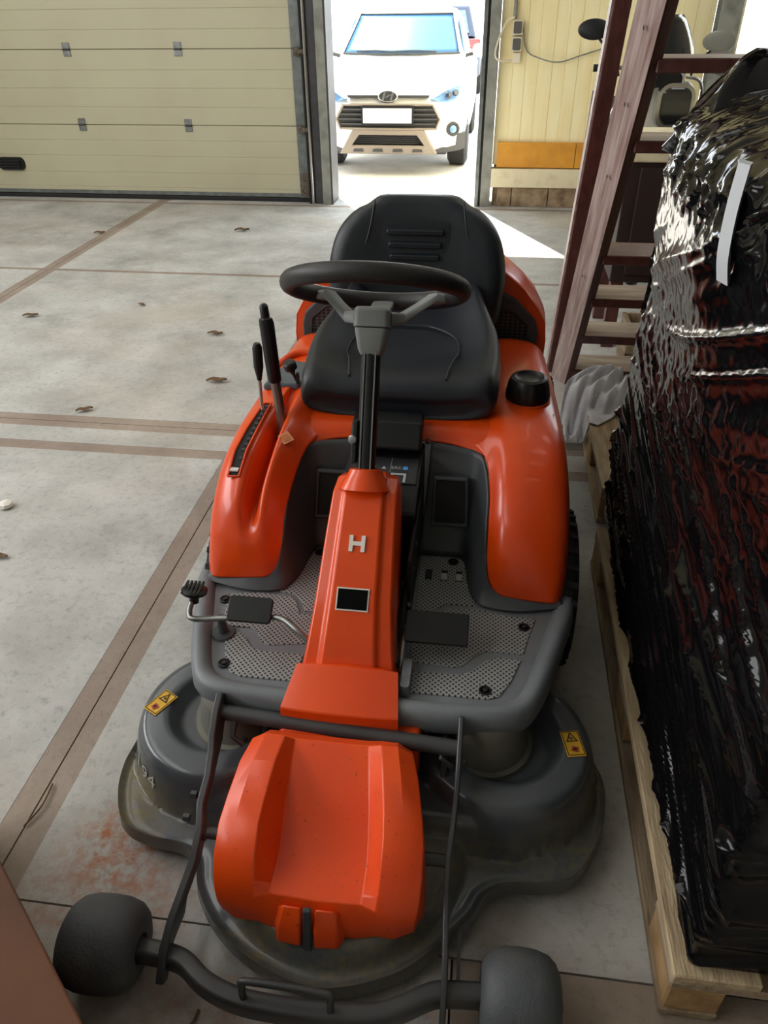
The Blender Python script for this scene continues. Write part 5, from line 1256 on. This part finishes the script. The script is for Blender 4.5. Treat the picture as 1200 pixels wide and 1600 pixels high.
# gathered tip of the film bag at the far end
rg = []
for k in range(16):
    u = k/15; z = 1.20+.205*u; rad = .16*(1-u)**.7+.038
    cx_, cy_ = .60-.02*u, 1.92+.04*u
    rg.append([V(cx_+math.cos(a)*rad*(1+.12*math.sin(a*5+u*4)+.06*math.sin(a*11)), cy_+math.sin(a)*rad*(1+.12*math.sin(a*5+u*4)), z+.02*math.sin(a*3)*(1-u)) for a in [2*math.pi*i/48 for i in range(48)]])
G().loft(rg).obj('film_tip', film_m, ld, smooth=80)
# grey-white edge protector strip caught in the film
pr = spline([(.386, 1.325, 1.285), (.376, 1.300, 1.22), (.372, 1.275, 1.16), (.378, 1.265, 1.12)], 16)
G().loft([[p+V(0, -.03, 0), p+V(-.010, 0, .0), p+V(0, .03, 0), p+V(.012, 0, 0)] for p in pr]).obj('edge_protector', mat('grey cardboard', (186, 190, 194), .5), ld, smooth=30)

# ------------------------------------------------------------------ brown box top in the near corner
A = V(-.70, .574, 0); B = V(-.464, .374, 0); e = (B-A).normalized(); nv = V(e.y, -e.x, 0)
if nv.x > 0: nv = -nv
P0, P1 = A-e*.42, B+e*.30
bx_ = thing('wooden_box', tuple((P0+P1)/2+nv*.28), 'plain brown wooden box at the near left corner', 'box')
G().prism([V(*p.xy, 0) for p in (P0-nv*-.012, P1+nv*.012, P1+nv*.56, P0+nv*.56)], (0, 0, .376)).obj('body', brown_m, bx_, smooth=0, bevel=.004)
G().prism([V(*p.xy, .378) for p in (P0, P1, P1+nv*.575, P0+nv*.575)], (0, 0, .022)).obj('lid', brown_m, bx_, smooth=0, bevel=.003)

# ------------------------------------------------------------------ litter on the floor
def leaf(x, y, s_, a, label):
    g = G(); n = 7; rg = []
    for i in range(n):
        u = i/(n-1); w_ = s_*.22*math.sin(math.pi*min(.97, max(.03, u)))**.8; cx_ = (u-.5)*s_; zz = .003+.005*s_/.06*abs(math.sin(u*5+a))
        rg.append([V(x+math.cos(a)*cx_-math.sin(a)*v*w_, y+math.sin(a)*cx_+math.cos(a)*v*w_, zz+.005*abs(v)*s_/.06) for v in (-1, -.5, 0, .5, 1)])
    tag(g.loft(rg, False, False).obj('dry_leaf', leaf_m, smooth=60, solid=.001, base=(x, y, 0)), label, 'leaf', 'dry leaves on the floor')
LV = [(-2.60, 3.90, .09, .2, 'dark dry leaf on the slab near the left edge, below the crossing joints'), (-1.44, 3.74, .09, -.1, 'dry leaf on the slab just left of the black lever'), (-1.73, 2.79, .075, .5, 'brown leaf right beside the double floor joint'),
      (-1.24, 3.15, .10, .1, 'pale crumpled leaf close to the mower control levers'), (-2.03, 4.15, .06, -.5, 'small curled leaf in the middle of the slab'), (-3.03, 5.72, .09, .1, 'leaf near the overhead door at the left'), (-1.93, 5.9, .12, .0, 'long leaf near the overhead door in the middle'), (-1.52, 1.75, .06, .0, 'reddish brown leaf at the left picture edge')]
for q in LV: leaf(*q)
tag(G().lathe((-1.66, 2.03, .012), (0, 0, 1), [(-.012, .012), (-.004, .026), (.008, .024), (.014, .008)], 9).obj('stone_chip', white_m, smooth=0, base=(-1.66, 2.03, 0)), 'small whitish stone chip on the left floor slab', 'stone')
tag(G().tube(spline([(-.475, .475, .004), (-.455, .50, .008), (-.43, .525, .005), (-.425, .55, .004)], 12), .0022, 6).obj('straw', leaf_m, base=(-.45, .5, 0)), 'thin dry straw stalk in front of the roller bar', 'straw')
tag(G().tube(spline([(-.93, .85, .004), (-.915, .90, .006), (-.92, .96, .004)], 12), .0022, 6).obj('straw', leaf_m, base=(-.92, .9, 0)), 'thin pale straw lying on the long joint at left', 'straw')
